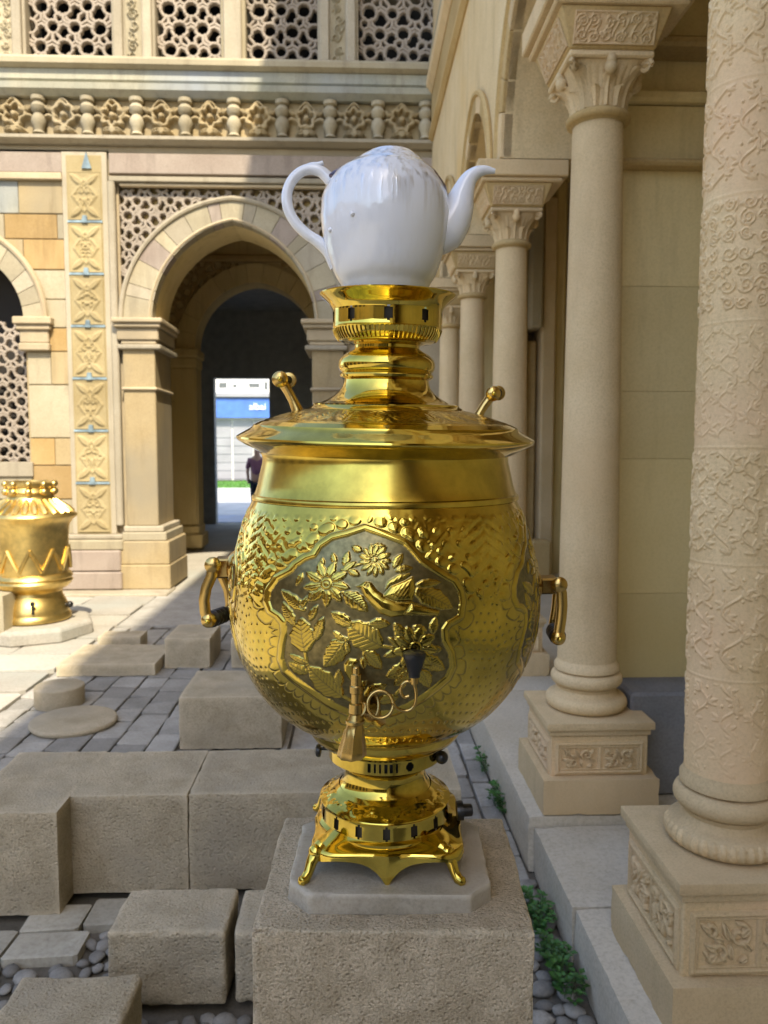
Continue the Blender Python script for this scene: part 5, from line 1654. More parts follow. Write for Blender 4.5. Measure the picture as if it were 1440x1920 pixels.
ypx = np.array([p[0] for p in BR]); rpx = np.array([p[1] for p in BR])
rs_m = np.array([axr(y, r) for y, r in BR])
front = np.linspace(-98, 98, 660); back = np.linspace(98, 262, 72)[1:-1]
thd = np.radians(np.concatenate([front, back]))
TH, YP = np.meshgrid(thd, ypx); RP = np.repeat(rpx[:, None], len(thd), 1)
c0 = R(-8.7)
rel = np.mod(TH - c0 + np.pi / 4, np.pi / 2) - np.pi / 4          # four medallions, 90 degrees apart
# medallion coordinates (units of a 3.43x enlargement of the front view)
_a = rel + c0
RMm = np.repeat(rs_m[:, 0][:, None], len(thd), 1); ZMm = np.repeat(rs_m[:, 1][:, None], len(thd), 1)
_px = P0.x + RMm * np.sin(_a); _ly = -RMm * np.cos(_a)
_py = P0.y + _ly * math.cos(TILT) - ZMm * math.sin(TILT); _pz = P0.z + _ly * math.sin(TILT) + ZMm * math.cos(TILT)
_q = [_px - EYE.x, _py - EYE.y, _pz - EYE.z]
_dep = _q[0] * FW.x + _q[1] * FW.y + _q[2] * FW.z
_sx = IW / 2 + FPX * (_q[0] * RT.x + _q[1] * RT.y) / _dep
_sy = IH / 2 - FPX * (_q[0] * UP.x + _q[1] * UP.y + _q[2] * UP.z) / _dep
XM = (_sx - 480) * 3.4286
YM = (_sy - 940) * 3.4286
YS_ = (YP - 940) * 3.4286
sector = np.round((TH - c0) / (np.pi / 2)).astype(int)
outl = [(705, 190), (600, 225), (500, 250), (430, 300), (390, 360), (330, 380), (270, 420), (240, 460), (150, 510), (103, 580), (95, 640), (112, 690), (160, 722), (200, 770), (208, 850), (192, 930), (185, 1010), (210, 1080), (270, 1132), (340, 1182), (420, 1240), (500, 1290), (600, 1335), (750, 1355), (870, 1340), (960, 1305), (1060, 1250), (1150, 1182), (1220, 1122), (1250, 1060), (1240, 980), (1200, 900), (1195, 820), (1230, 770), (1300, 730), (1312, 640), (1300, 580), (1270, 530), (1200, 490), (1120, 440), (1060, 400), (1000, 330), (950, 280), (850, 240), (760, 208)]
OL = np.array(outl, float)
def poly_sd(X, Y, poly, need_len=False):
    P = np.asarray(poly, float); n = len(P)
    best = np.full(X.shape, 1e9); LEN = np.zeros(X.shape); inside = np.zeros(X.shape, bool)
    acc = 0.0
    for i in range(n):
        a, b2 = P[i], P[(i + 1) % n]
        d = b2 - a; L2 = d @ d; ln = math.sqrt(L2)
        t = np.clip(((X - a[0]) * d[0] + (Y - a[1]) * d[1]) / L2, 0, 1)
        q = np.hypot(X - a[0] - t * d[0], Y - a[1] - t * d[1])
        if need_len:
            LEN = np.where(q < best, acc + t * ln, LEN)
        best = np.minimum(best, q)
        acc += ln
        cond = ((a[1] > Y) != (b2[1] > Y))
        with np.errstate(divide='ignore', invalid='ignore'):
            xi = a[0] + (Y - a[1]) * d[0] / (d[1] if abs(d[1]) > 1e-9 else 1e-9)
        inside ^= cond & (X < xi)
    sd = np.where(inside, -best, best)
    return (sd, LEN) if need_len else sd
sdO, LEN = poly_sd(XM, YM, OL, True)
HB = np.zeros_like(TH)          # relief, millimetres
PT = np.zeros_like(TH)          # oxidised recesses
inn = sdO < 0
Xi, Yi = XM[inn], YM[inn]
RH = np.zeros_like(Xi); GV = np.zeros_like(Xi)
def add_leaf(bx, by, tx, ty, hw, veins=True, amp=1.0):
    global RH, GV
    cxm, cym = (bx + tx) / 2, (by + ty) / 2; ln = math.hypot(tx - bx, ty - by)
    m = np.hypot(Xi - cxm, Yi - cym) < ln * .62 + hw
    if not m.any(): return
    X, Y = Xi[m], Yi[m]
    dx, dy = (tx - bx) / ln, (ty - by) / ln
    s = ((X - bx) * dx + (Y - by) * dy) / ln
    t = (X - bx) * -dy + (Y - by) * dx
    t = t + np.sin(s * 3.0) * hw * .12
    sc = np.clip(s, 0, 1)
    wp = hw * np.sin(np.pi * sc ** .85) ** .75 * (1 + .07 * np.sin(s * 26))
    sd = np.where((s < 0) | (s > 1), 50, np.abs(t) - wp)
    h = (1 - sm(sd, -9, 1)) * amp + .35 * amp * np.clip(-sd / hw, 0, 1)
    gv = np.where(sd < -2, np.exp(-(t / 3.2) ** 2), 0)
    if veins and hw > 24:
        k = (s * ln - np.abs(t) * .75) / max(16, hw * .36)
        v = np.abs(k - np.round(k))
        gv = np.maximum(gv, np.where((sd < -7) & (s > .08), 1 - sm(v, .05, .15), 0) * .9)
    gv = np.maximum(gv, np.exp(-(sd / 3.0) ** 2) * .9)
    new = h > RH[m] * .6
    g0 = GV[m]; g0 = np.where(sd < 0, gv, np.maximum(g0, gv)); GV[m] = g0
    RH[m] = np.where(sd < 0, np.maximum(h, RH[m] * .3), np.maximum(RH[m], h))
def add_poly(poly, amp, lines=None):
    global RH, GV
    P = np.array(poly, float)
    lo, hi = P.min(0) - 15, P.max(0) + 15
    m = (Xi > lo[0]) & (Xi < hi[0]) & (Yi > lo[1]) & (Yi < hi[1])
    X, Y = Xi[m], Yi[m]
    sd = poly_sd(X, Y, P)
    h = (1 - sm(sd, -14, 1)) * amp + .5 * amp * np.clip(-sd / 40, 0, 1)
    gv = np.exp(-(sd / 3.2) ** 2)
    if lines:
        ang, sp = lines
        k = (X * math.sin(ang) + Y * math.cos(ang)) / sp
        v = np.abs(k - np.round(k))
        gv = np.maximum(gv, np.where(sd < -7, 1 - sm(v, .04, .14), 0) * .7)
    GV[m] = np.where(sd < 0, gv, np.maximum(GV[m], gv))
    RH[m] = np.where(sd < 0, h, np.maximum(RH[m], h))
def add_disc(x, y, r, amp, ringg=True):
    global RH, GV
    m = np.hypot(Xi - x, Yi - y) < r * 1.5
    d = np.hypot(Xi[m] - x, Yi[m] - y) - r
    h = (1 - sm(d, -10, 1)) * amp
    GV[m] = np.where(d < 0, np.exp(-((d + r * .55) / 4) ** 2) * ringg, np.maximum(GV[m], np.exp(-(d / 3.5) ** 2)))
    RH[m] = np.where(d < 0, h, np.maximum(RH[m], h))
def add_stem(pts, w):
    global RH, GV
    best = np.full(Xi.shape, 1e9)
    for a, b2 in zip(pts[:-1], pts[1:]):
        d = np.array(b2, float) - a; L2 = d @ d
        t = np.clip(((Xi - a[0]) * d[0] + (Yi - a[1]) * d[1]) / L2, 0, 1)
        best = np.minimum(best, np.hypot(Xi - a[0] - t * d[0], Yi - a[1] - t * d[1]))
    RH = np.maximum(RH, (1 - sm(best, w * .5, w)) * .8)
def flower(x, y, r0, r1, n, hw, ph=0.0, amp=1.0):
    for k in range(n):
        a = ph + 2 * math.pi * k / n
        add_leaf(x + r0 * .7 * math.cos(a), y + r0 * .7 * math.sin(a), x + r1 * math.cos(a), y + r1 * math.sin(a), hw, False, amp)
    add_disc(x, y, r0, amp * 1.15)
add_stem([(320, 960), (335, 1050), (450, 1170), (560, 1250), (640, 1295), (760, 1310)], 13)
add_stem([(810, 930), (900, 945), (1000, 940)], 12)
add_stem([(590, 880), (640, 900), (800, 930)], 11)
add_stem([(570, 590), (520, 560)], 11)
add_stem([(1000, 1050), (960, 1180), (860, 1290)], 12)
add_stem([(560, 440), (620, 420), (680, 400)], 11)
for L_ in ((325, 972, 300, 745, 82), (390, 895, 442, 738, 34), (255, 800, 178, 640, 36), (330, 705, 165, 565, 40), (350, 770, 405, 662, 26), (300, 690, 345, 600, 20),
           (565, 1255, 338, 1055, 72), (340, 1105, 210, 1030, 38), (340, 1045, 212, 978, 25), (545, 1195, 540, 1078, 32), (585, 870, 440, 1065, 70), (575, 900, 498, 828, 22), (585, 900, 602, 985, 20),
           (815, 930, 588, 775, 92), (625, 800, 488, 708, 42), (735, 785, 872, 792, 36), (695, 960, 815, 1080, 48), (690, 1000, 700, 1080, 22),
           (1060, 1010, 1222, 1085, 52), (1000, 1045, 838, 1130, 48), (1060, 1080, 1120, 1200, 46), (985, 905, 895, 778, 42), (965, 950, 850, 870, 26), (1140, 855, 1165, 740, 30), (1100, 840, 1012, 800, 34), (950, 950, 822, 1000, 28), (990, 1085, 890, 1190, 36), (1130, 960, 1205, 950, 26),
           (570, 585, 725, 712, 54), (375, 565, 345, 650, 24), (305, 455, 262, 545, 22), (580, 430, 602, 315, 28), (560, 455, 655, 385, 24), (600, 445, 675, 480, 24), (520, 405, 498, 325, 22), (440, 415, 430, 355, 18),
           (690, 320, 620, 285, 24), (750, 285, 850, 300, 22), (890, 430, 950, 335, 30), (900, 445, 1015, 430, 28), (1020, 570, 1272, 692, 66), (1030, 540, 1200, 520, 30), (700, 1250, 850, 1180, 40), (780, 1290, 930, 1260, 34), (640, 1240, 720, 1150, 30), (430, 1270, 520, 1300, 16)):
    add_leaf(*L_)
flower(460, 530, 42, 155, 9, 32, .2)
flower(770, 378, 22, 112, 13, 22, .1)
flower(1030, 940, 44, 150, 9, 38, .15)
add_poly([(830, 585), (850, 512), (920, 468), (1012, 455), (965, 505), (870, 545)], 1.0, (1.0, 20))
add_poly([(680, 560), (700, 605), (745, 662), (800, 722), (870, 747), (950, 737), (1060, 735), (1180, 742), (1192, 700), (1080, 668), (1000, 640), (960, 640), (840, 610), (785, 572), (745, 520), (705, 512), (680, 530), (642, 546)], 1.5, None)
add_poly([(818, 612), (870, 545), (960, 508), (1016, 478), (1032, 560), (1012, 640), (905, 648)], 1.7, (.95, 19))
add_poly([(1000, 655), (1080, 672), (1190, 702), (1180, 740), (1060, 732), (960, 725)], 1.5, (-.25, 15))
add_disc(718, 540, 11, 1.9, False)
add_poly([(572, 1045), (605, 1006), (655, 1012), (664, 1030), (640, 1050), (645, 1130), (665, 1185), (605, 1150), (572, 1095)], 1.3, None)
add_disc(615, 1038, 9, 1.7, False)
fill = RH < .28
HB[inn] = -0.35 + RH * 1.5 - GV * .35 * (RH > .2)
PT[inn] = np.where(RH > .28, GV * .85, 1.0 - RH)
ot = ~inn
d = sdO[ot]; Ln = LEN[ot]; Yo = YM[ot]; Xo = XM[ot]
H = 1.7 * np.sin(np.pi * np.clip(d / 44, 0, 1)) ** .8
P = np.exp(-((d - 46) / 3.5) ** 2) * .85
low = sm(Yo, 600, 680)
per = 64.0
a = (np.mod(Ln, per) / per - .5) * per
sc_r = np.hypot(a, (d - 52) * .62)
line = np.exp(-((sc_r - 34) / 3.0) ** 2) * ((d > 50) & (d < 120))
P = np.maximum(P, line * .85 * low); H = H - line * .5 * low
H = H + low * .35 * ((d > 50) & (sc_r < 34)) * np.clip((d - 50) / 50, 0, 1)
upm = 1 - low
per2 = 92.0
a2 = (np.mod(Ln + 10, per2) / per2 - .5) * per2
bead = np.clip(1 - (a2 / 42) ** 2 - ((d - 84) / 34) ** 2, 0, 1) ** .5
H = H + upm * bead * 2.0
bead2 = np.clip(1 - ((np.mod(Ln + 56, per2) / per2 - .5) * per2 / 26) ** 2 - ((d - 140) / 22) ** 2, 0, 1) ** .5
H = H + upm * bead2 * 1.8
# fields of punched dots below, hammered scrolls above, between the medallions
gx_, gy_ = 58.0, 58.0
Arc = (rel[ot] * 291 * 3.43)
jj = np.floor(Yo / gy_)
dx_ = np.mod(Arc + (jj % 2) * gx_ / 2, gx_) - gx_ / 2; dy_ = np.mod(Yo, gy_) - gy_ / 2
dot = np.exp(-((dx_ ** 2 + dy_ ** 2) / 70)) * sm(d, 122, 135)
H = H - dot * .9 * low; P = np.maximum(P, dot * .8 * low)
rel_o = np.abs(rel[ot])
far = sm(d, 100, 150) * upm
lob = np.sin(Arc * .050 + 1.6 * np.sin(Yo * .030)) * np.sin(Yo * .046 + 1.3 * np.sin(Arc * .041))
bx_, by_ = 96.0, 84.0
jb = np.floor((Yo + 20) / by_)
bdx = np.mod(Arc + (jb % 2) * bx_ / 2, bx_) - bx_ / 2; bdy = np.mod(Yo + 20, by_) - by_ / 2
H = H + far * 1.1 * np.clip(1 - (bdx ** 2 + bdy ** 2) / 24 ** 2, 0, 1) ** .6
H = H + far * .45 * np.clip(np.abs(lob) * 1.3 - .5, 0, 1)
colm = sm(rel_o, .60, .70) * sm(Yo, 40, 120) * (1 - sm(Yo, 560, 760))
H = H + colm * .9 * np.abs(np.sin(Yo * .045 + np.abs(Arc) * .03))
HB[ot] = H; PT[ot] = P
edge = sm(YS_, 4, 60) * (1 - sm(YS_, 1300, 1375))
HB *= edge; PT *= edge
HBm = HB * .00092
rm = rs_m[:, 0]; zm = rs_m[:, 1]
dr = np.gradient(rm); dz = np.gradient(zm); nl = np.hypot(dr, dz)
nr_, nz_ = dz / nl, -dr / nl
sg_ = np.sign(nr_.mean())
nr_, nz_ = nr_ * sg_, nz_ * sg_
RR = rm[:, None] + HBm * nr_[:, None]; ZZ = zm[:, None] + HBm * nz_[:, None]
BX0 = -.001
s_grid('bowl', np.stack([RR * np.sin(thd) + BX0, -RR * np.cos(thd), ZZ], -1), M['brass_body'], attr=('patina', PT), angle=180)
sb(MB().lathe(prof(bowl[-1:] + bowl2), 160), 'neck', M['brass_neck'], smooth=True, angle=30)

# ---- lid, chimney and crown turned slightly askew
LA = ax_s(840)
LT = Matrix.Rotation(R(0.9), 4, 'Y') @ Matrix.Rotation(R(2.4), 4, 'X')
LM = Matrix.Translation((0.0, 0, LA)) @ LT @ Matrix.Translation((0, 0, -LA))
def askew(mb):
    mb.v = [tuple(LM @ Vector(p)) for p in mb.v]; return mb
lidp = prof([(848, 236), (845, 243), (840, 252), (836, 262), (831, 270), (827, 277), (823, 280), (820, 279.5), (817, 275), (813, 268), (808, 259), (804, 252), (801, 249), (799, 248), (797, 244), (795, 240), (793, 236)])
sb(askew(MB().lathe(lidp, 160)), 'lid_rim', M['brass'], smooth=True, angle=28)
def emb_band(name, pts, nw, amp, seed):
    q = np.array(fine(prof(pts), .0011)); t = np.linspace(0, 1, len(q)); th = np.linspace(0, 2 * np.pi, 720, endpoint=False)
    U, Vv = np.meshgrid(th, t)
    ph = np.mod(U * nw / (2 * np.pi), 1) - .5
    H = np.clip(1 - (ph / .42) ** 2 - ((Vv - .5) / .42) ** 2, 0, 1) ** .6
    H = H * (1 - .5 * np.exp(-(ph / .05) ** 2)) - .4 * (np.abs(np.sin((Vv * 5 - np.abs(ph) * 4) * np.pi)) < .2) * (H > .2)
    H += .35 * np.abs(np.sin(U * nw * 1.5 + Vv * 7)) * (H < .05)
    H *= np.sin(np.pi * Vv) ** .3 * amp
    PTa = np.clip(.55 - H / amp, 0, .55) * np.sin(np.pi * Vv) ** .3
    nrm = np.array([-np.gradient(q[:, 1]), np.gradient(q[:, 0])]); nrm /= np.hypot(*nrm) + 1e-9
    if nrm[1].mean() < 0: nrm = -nrm
    r = q[:, 0][:, None] + H * nrm[0][:, None]; z = q[:, 1][:, None] + H * nrm[1][:, None]
    V = np.stack([r * np.sin(U), -r * np.cos(U), z], -1)
    Vh = np.concatenate([V, np.ones(V.shape[:2] + (1,))], -1) @ np.array(LM).T
    return s_grid(name, Vh[..., :3], M['brass_body'], attr=('patina', PTa), angle=180)
sb(askew(MB().lathe(prof([(793, 236), (792, 234), (791, 229), (790, 227)]), 160)), 'lid_step', M['brass'], smooth=True, angle=28)
emb_band('lid_band', [(790, 227), (785, 208), (779, 187), (773, 166), (769, 152)], 26, .0011, 1)
sb(askew(MB().lathe(prof([(769, 152), (768, 147), (765, 143), (763, 139), (761, 137), (759, 137), (758, 133), (757, 126), (754, 116), (749, 106), (743, 97), (736, 89), (728, 83), (720, 80), (714, 79), (712, 83), (709, 87), (705, 88), (702, 86), (700, 84)]), 128)), 'chimney_cone', M['brass'], smooth=True, angle=28)
sb(askew(MB().lathe(prof([(700, 84), (698, 87), (693, 89.5), (687, 90.5), (681, 90), (675, 87.5), (669, 82), (664, 75), (660, 68), (657, 63), (655, 61), (650, 61)]), 128)), 'chimney_bulb', M['brass'], smooth=True, angle=35)
def prof_c(l): return prof([(y + max(0, min(11, 11 - 7 * (y - 545) / 95)) * (y < 645), r) for y, r in l])
cup_low = prof_c([(650, 61), (648, 66), (645, 74), (641, 83), (636, 90), (629, 95.5), (621, 99), (614, 101), (612, 102.5), (610, 102.5)])
cup_band = prof_c([(607 - 4.2 * k, 102) for k in range(8)])
cup_up = prof_c([(576, 102.5), (574, 104), (571, 105), (566, 109), (560, 114.5), (554, 121), (550, 125), (547, 127.5), (545, 127.5), (544.5, 125), (549, 120), (556, 113), (565, 105), (574, 99.5), (577, 98)])
cu = askew(MB().lathe(cup_low + cup_band + cup_up, 126, hole=cross_hole(126, 9, len(cup_low), 6)))
cro = sb(cu, 'crown', M['brass'], smooth=True, angle=35)
sb(askew(MB().lathe(prof_c([(648, 58), (640, 76), (632, 86), (622, 92), (612, 95), (580, 96.5)]), 60)), 'crown_hole_shade', M['hole_shade'], parent=cro, smooth=True)  # added dark sleeve, keeps the cross holes looking shaded
rib = MB()
for k in range(72):
    w = 2 * math.pi * k / 72
    p = []
    for (y, r) in ((636, 91), (630, 96), (623, 99.4), (616, 101.4)):
        a_, s_ = axr(y + 5, r); p.append(Vector((a_ * math.sin(w), -a_ * math.cos(w), s_)))
    rib.tube(p, .0009, 5)
sb(askew(rib), 'gadroon_band', M['brass'], parent=cro, smooth=True)

# ---- lid handles
def lid_handle(pts, disc, disc2):
    h = MB()
    P = [loc(x, y) for x, y, r in pts]
    h.tube(P, [r * YA / FPX for x, y, r in pts], 14)
    c = loc(*disc[:2], dy=-.009); e = loc(*disc2[:2], dy=.008)
    fr = Matrix.Translation(c) @ Matrix.Rotation(R(90), 4, 'X')
    r0 = disc[2] * YA / FPX
    h.lathe([(.001, .0045), (r0 * .5, .004), (r0 * .9, .002), (r0, 0), (r0 * .9, -.002), (.001, -.003)], 20, frame=fr)
    fr = Matrix.Translation(e) @ Matrix.Rotation(R(90), 4, 'X')
    h.lathe([(.001, .003), (r0 * .9, .002), (r0, 0), (r0 * .9, -.002), (.001, -.003)], 20, frame=fr)
    o = sb(h, 'lid_handle', M['brass_old'], smooth=True)
    sb(MB().tube([c, e], .0062, 12), 'roller', M['black'], parent=o, smooth=True)
    sb(MB().ball(c + Vector((0, -.0045, 0)), .0035, 10, 6), 'rivet', M['brass'], parent=o, smooth=True)
    return o
lid_handle([(560, 776, 12), (556, 765, 10.5), (549, 750, 9), (541, 735, 9), (533, 722, 9.5), (528, 713, 10)], (525, 711, 15), (541, 713, 14))
lid_handle([(890, 796, 11), (894, 786, 10), (900, 773, 8.5), (908, 760, 8.5), (917, 748, 9), (923, 740, 9)], (925, 738, 14), (934, 737, 13))

# ---- side handles
def side_handle(pivot, near, far, bracket, s):
    """pivot px, near arm polyline px, far arm polyline px, bracket box px."""
    x0, x1, y0, y1 = bracket
    a, b2 = loc(x0, y0), loc(x1, y1)
    k = MB()
    zc = (a.z + b2.z) / 2
    k.box(min(a.x, b2.x), max(a.x, b2.x), -.012, .020, min(a.z, b2.z), max(a.z, b2.z))
    o = sb(k, 'side_handle', M['brass_old'], bevel=.0025)
    # flared escutcheon on the bowl
    ex = loc(bracket[1], (y0 + y1) / 2)
    sb(MB().lathe([(.001, .010), (.014, .009), (.020, .005), (.026, -.004)], 24, frame=Matrix.Translation(ex) @ Matrix.Rotation(R(90 * (-s)), 4, 'Y').inverted()), 'escutcheon', M['brass_old'], parent=o, smooth=True)
    n0 = [loc(x, y, -.030) for x, y in near]; f0 = [loc(x, y, .030) for x, y in far]
    lp = MB().tube(n0, .0075, 10, flat=.6).tube(f0, .0065, 10, flat=.6)
    for q in (n0[0], f0[0]):
        lp.ball(q, .0115, 12, 8, (1, .6, 1))
    lp.ball(n0[-1], .0105, 12, 8, (1, .7, 1)).tube([n0[0], f0[0]], .005, 8)
    lo = sb(lp, 'swing_loop', M['brass_old'], parent=o, smooth=True)
    A, B = n0[-1], f0[-1]
    gp = [A.lerp(B, t) for t in np.linspace(.08, .95, 25)]
    gr_ = [.0085 + .0035 * abs(math.sin(t * 5 * math.pi)) * (1 if .05 < t < .8 else .4) for t in np.linspace(0, 1, 25)]
    sb(MB().tube(gp, gr_, 14), 'grip', M['wood_black'], parent=o, smooth=True)
    sb(MB().ball(A + Vector((0, -.008, 0)), .004, 10, 6), 'rivet', M['brass'], parent=o, smooth=True)
side_handle(None, [(399, 1060), (397, 1080), (387, 1102), (383, 1125), (385, 1148), (391, 1163)], [(410, 1064), (417, 1083), (427, 1105), (431, 1130), (430, 1148)], (402, 440, 1046, 1082), -1)
side_handle(None, [(1049, 1097), (1053, 1112), (1054, 1135), (1052, 1160), (1049, 1180), (1047, 1196)], [(1046, 1100), (1044, 1120), (1042, 1142), (1038, 1165), (1036, 1178)], (1046, 1002, 1082, 1112), 1)

# ---- tap
TY = -.222
def tl(px, py, dy=TY): return loc(px, py, dy)
tapc = tl(668, 1330)
kT = proj(P0 + ROT @ tapc)[2] / FPX
tp = [(1250, 5), (1252, 6.5), (1262, 7), (1264, 10), (1284, 10.5), (1286, 12.5), (1298, 12.5), (1300, 9.5), (1317, 9.5), (1319, 13.5), (1335, 14), (1338, 12), (1348, 15), (1350, 18), (1355, 18), (1357, 15), (1364, 16), (1368, 18), (1380, 20), (1392, 22.5), (1404, 25), (1414, 26.5), (1418, 25), (1416, 20), (1405, 16)]
tb = MB()
segs = 32
for (y, r) in tp:
    c = tl(668 - (y - 1330) * .10 if y > 1330 else 668, y)
    for j in range(segs):
        w = 2 * math.pi * j / segs
        rr = r * kT * (1 + (.06 * math.cos(8 * w) if y > 1365 else 0))
        tb.v.append(tuple(c + Vector((rr * math.sin(w), -rr * math.cos(w), 0))))
for i in range(len(tp) - 1):
    for j in range(segs):
        k = (j + 1) % segs
        tb.f.append((i * segs + j, (i + 1) * segs + j, (i + 1) * segs + k, i * segs + k))
tb.f.append(tuple(range(segs)))
tap = sb(tb, 'tap', M['brass_old'], smooth=True, angle=30)
pA, pB = tl(672, 1328), loc(742, 1350, -.125)
pts = [pA.lerp(pB, t) for t in np.linspace(0, 1, 15)]
sb(MB().tube(pts, [.009, .0095, .0095, .012, .012, .0095, .0095, .013, .013, .011, .011, .016, .017, .020, .024], 20), 'tap_pipe', M['brass_old'], parent=tap, smooth=True, angle=40)
rg = []
c = tl(713, 1321, -.224)
for k in range(32):
    w = 2 * math.pi * k / 32
    rg.append(c + Vector((.0142 * math.cos(w), .004 * math.sin(w), .0142 * math.sin(w))))
sb(MB().tube(rg, .0021, 10, closed=True), 'key_ring', M['brass_old'], parent=tap, smooth=True)
rg2 = []
for k in range(28):
    w = 2 * math.pi * k / 28
    rg2.append(tl(700, 1322, -.216) + Vector((.012 * math.cos(w) * .5, .006 * math.sin(w), .012 * math.sin(w))))
sb(MB().tube(rg2, .0019, 8, closed=True), 'key_ring', M['brass_old'], parent=tap, smooth=True)
sc_ = [(737, 1318), (741, 1325), (750, 1331), (762, 1333), (773, 1328), (779, 1316), (780, 1300), (777, 1286), (768, 1278), (758, 1280), (752, 1289), (752, 1300), (758, 1307), (767, 1305)]
cv = cat(sc_, 50)
sb(MB().tube([tl(x, y, -.226) for x, y in cv], .0019, 10), 'key_scroll', M['brass_old'], parent=tap, smooth=True)
kp = tl(777, 1245, -.226)
kk = .98 / FPX * .93
sb(MB().lathe([(.001, -.022), (.0045, -.022), (.0050, -.014)], 16, frame=Matrix.Translation(kp)), 'key_ferrule', M['brass_old'], parent=tap, smooth=True)
sb(MB().lathe([(.001, -.0145), (.0062, -.0145), (.0066, -.010), (.0118, .006), (.0128, .009), (.0124, .0125), (.010, .0138), (.001, .0140)], 24, frame=Matrix.Translation(kp)), 'key_plug', M['black'], parent=tap, smooth=True, angle=50)
sb(MB().tube([tl(778, 1290, -.226), tl(777, 1272, -.226), tl(777, 1262, -.226)], [.0019, .0024, .004], 10), 'key_stalk', M['brass_old'], parent=tap, smooth=True)

# ---- small black knobs
a, b2 = loc(626, 1404, -.02), loc(601, 1404, -.02)
kb_ = sb(MB().tube([a, b2], .0022, 10), 'knob_rod', M['black'], smooth=True)
sb(MB().tube([loc(603, 1407, -.02), loc(601, 1407, -.02), loc(597, 1407, -.02), loc(593, 1407, -.02), loc(590, 1407, -.02)], [.004, .0085, .0092, .008, .003], 18), 'knob', M['black'], parent=kb_, smooth=True)
q = loc(828, 1420, -.045)
sb(MB().ball(q, .0090, 18, 12), 'knob', M['black'], smooth=True)
q0 = loc(856, 1520, -.01); dX = Vector((1, 0, .04)).normalized()
sb(MB().tube([q0, q0 + dX * .004, q0 + dX * .0041, q0 + dX * .009, q0 + dX * .0091, q0 + dX * .021, q0 + dX * .0225], [.013, .0135, .0135, .0135, .009, .0085, .007], 20), 'switch_knob', M['black'], smooth=True, angle=40)

# ------------------------------------------------------------------ teapot on the crown
def tz(py): return P0 + ROT @ Vector((0, 0, ax_s(py)))
sT = tz(560)
pot = empty('teapot', (sT.x, sT.y, tz(606).z), 'glossy white porcelain teapot without lid resting in the samovar crown', 'teapot')
def tpt(px, py, dy=0.0):
    return at(px, py, Y=sT.y + dy) - pot.location
ppr = [(604, 40), (602, 56), (592, 62), (575, 68), (555, 74), (545, 78), (535, 82), (520, 91), (505, 97.5), (490, 102.5), (475, 106.5), (455, 111.5), (435, 115), (415, 116.8), (400, 117), (380, 115.6), (368, 113), (356, 108.3), (347.5, 103.3), (340, 98.3), (332.5, 93), (327, 88), (323, 83), (319, 78), (315.5, 73), (311.5, 68), (307, 63), (302, 58), (298, 53), (294.5, 48.5), (292, 45), (290, 43), (289, 40.5), (289.3, 38), (291, 37), (298, 38), (306, 50), (325, 80), (350, 100)]
nseg = 96
V = np.zeros((0, nseg, 3))
dense = cat(ppr, 120)
rowsT = []
for (y, r) in [(pot_low(a_, b_), b_) for a_, b_ in dense]:
    sh = 11 * max(0, min(1, (335 - y) / 50))
    c = tpt(722 + sh, y); k = sT.y / FPX
    row = []
    for j in range(nseg):
        w = 2 * math.pi * j / nseg
        rr = r * k
        e = 0
        if 306 < y < 350:
            e = noise.noise(Vector((math.sin(w) * 3, math.cos(w) * 3, y * .05))) * .0007 * min(1, (350 - y) / 20, (y - 306) / 10)
        row.append((c.x + (rr + e) * math.sin(w), c.y - (rr + e) * math.cos(w), c.z + e))
    rowsT.append(row)
pb_ = np_grid('pot_body', np.array(rowsT), True, M['porcelain'], None, angle=60); pb_.parent = pot
def pt(mb, name, m, **kw):
    return mb.build(name, m, pot, origin=ZERO, **kw)
frows = []
for (y, r) in [(pot_low(a_, b_), b_) for a_, b_ in cat([(538, 82), (520, 92), (500, 100), (478, 107), (455, 112.3), (430, 115.8), (400, 117.4), (380, 116), (368, 113.3), (356, 108.6), (347.5, 103.6), (340, 98.6), (332.5, 93.3), (323, 83.3), (315.5, 73.3), (307, 63), (299, 53)], 90)]:
    sh = 11 * max(0, min(1, (335 - y) / 50)); c = tpt(722 + sh, y); k = sT.y / FPX; row = []
    for j in range(140):
        w = 2 * math.pi * j / 140
        fo = noise.noise(Vector((math.sin(w) * 9 + y * .012, math.cos(w) * 9, y * .010)))
        e = .0009 + .0012 * abs(fo) + .0005 * noise.noise(Vector((math.sin(w) * 26, math.cos(w) * 26, y * .03)))
        if y > 520: e = .0006
        row.append((c.x + (r * k + e) * math.sin(w), c.y - (r * k + e) * math.cos(w), c.z))
    frows.append(row)
wr = np_grid('plastic_wrap', np.array(frows), True, M['film'], None, angle=180); wr.parent = pot
sp = cat([(815, 452), (838, 432), (856, 400), (866, 366), (878, 338), (893, 324), (910, 319), (928, 321)], 40)
rad = np.interp(np.linspace(0, 1, 40), [0, .14, .30, .48, .64, .78, .9, 1], [30, 36, 32, 25.5, 18, 12.5, 8.5, 4.5]) * sT.y / FPX
pt(MB().tube([tpt(x, y) for x, y in sp], list(rad), 24), 'spout', M['porcelain'], smooth=True)
hd = cat([(634, 352), (618, 336), (602, 322), (582, 317), (562, 324), (546, 341), (538, 365), (541, 392), (553, 416), (573, 437), (596, 453), (616, 472), (632, 500)], 50)
rad = np.interp(np.linspace(0, 1, 50), [0, .1, .25, .5, .75, .9, 1], [15, 11, 9.5, 10, 10, 12, 14]) * sT.y / FPX
pt(MB().tube([tpt(x, y) for x, y in hd], list(rad), 16), 'handle', M['porcelain'], smooth=True)
th_ = cat([(570, 320), (584, 312), (597, 309), (606, 305)], 12)
pt(MB().tube([tpt(x, y) for x, y in th_], [r * sT.y / FPX for r in np.linspace(9, 4, 12)], 12), 'thumb_rest', M['porcelain'], smooth=True)
nb = MB()
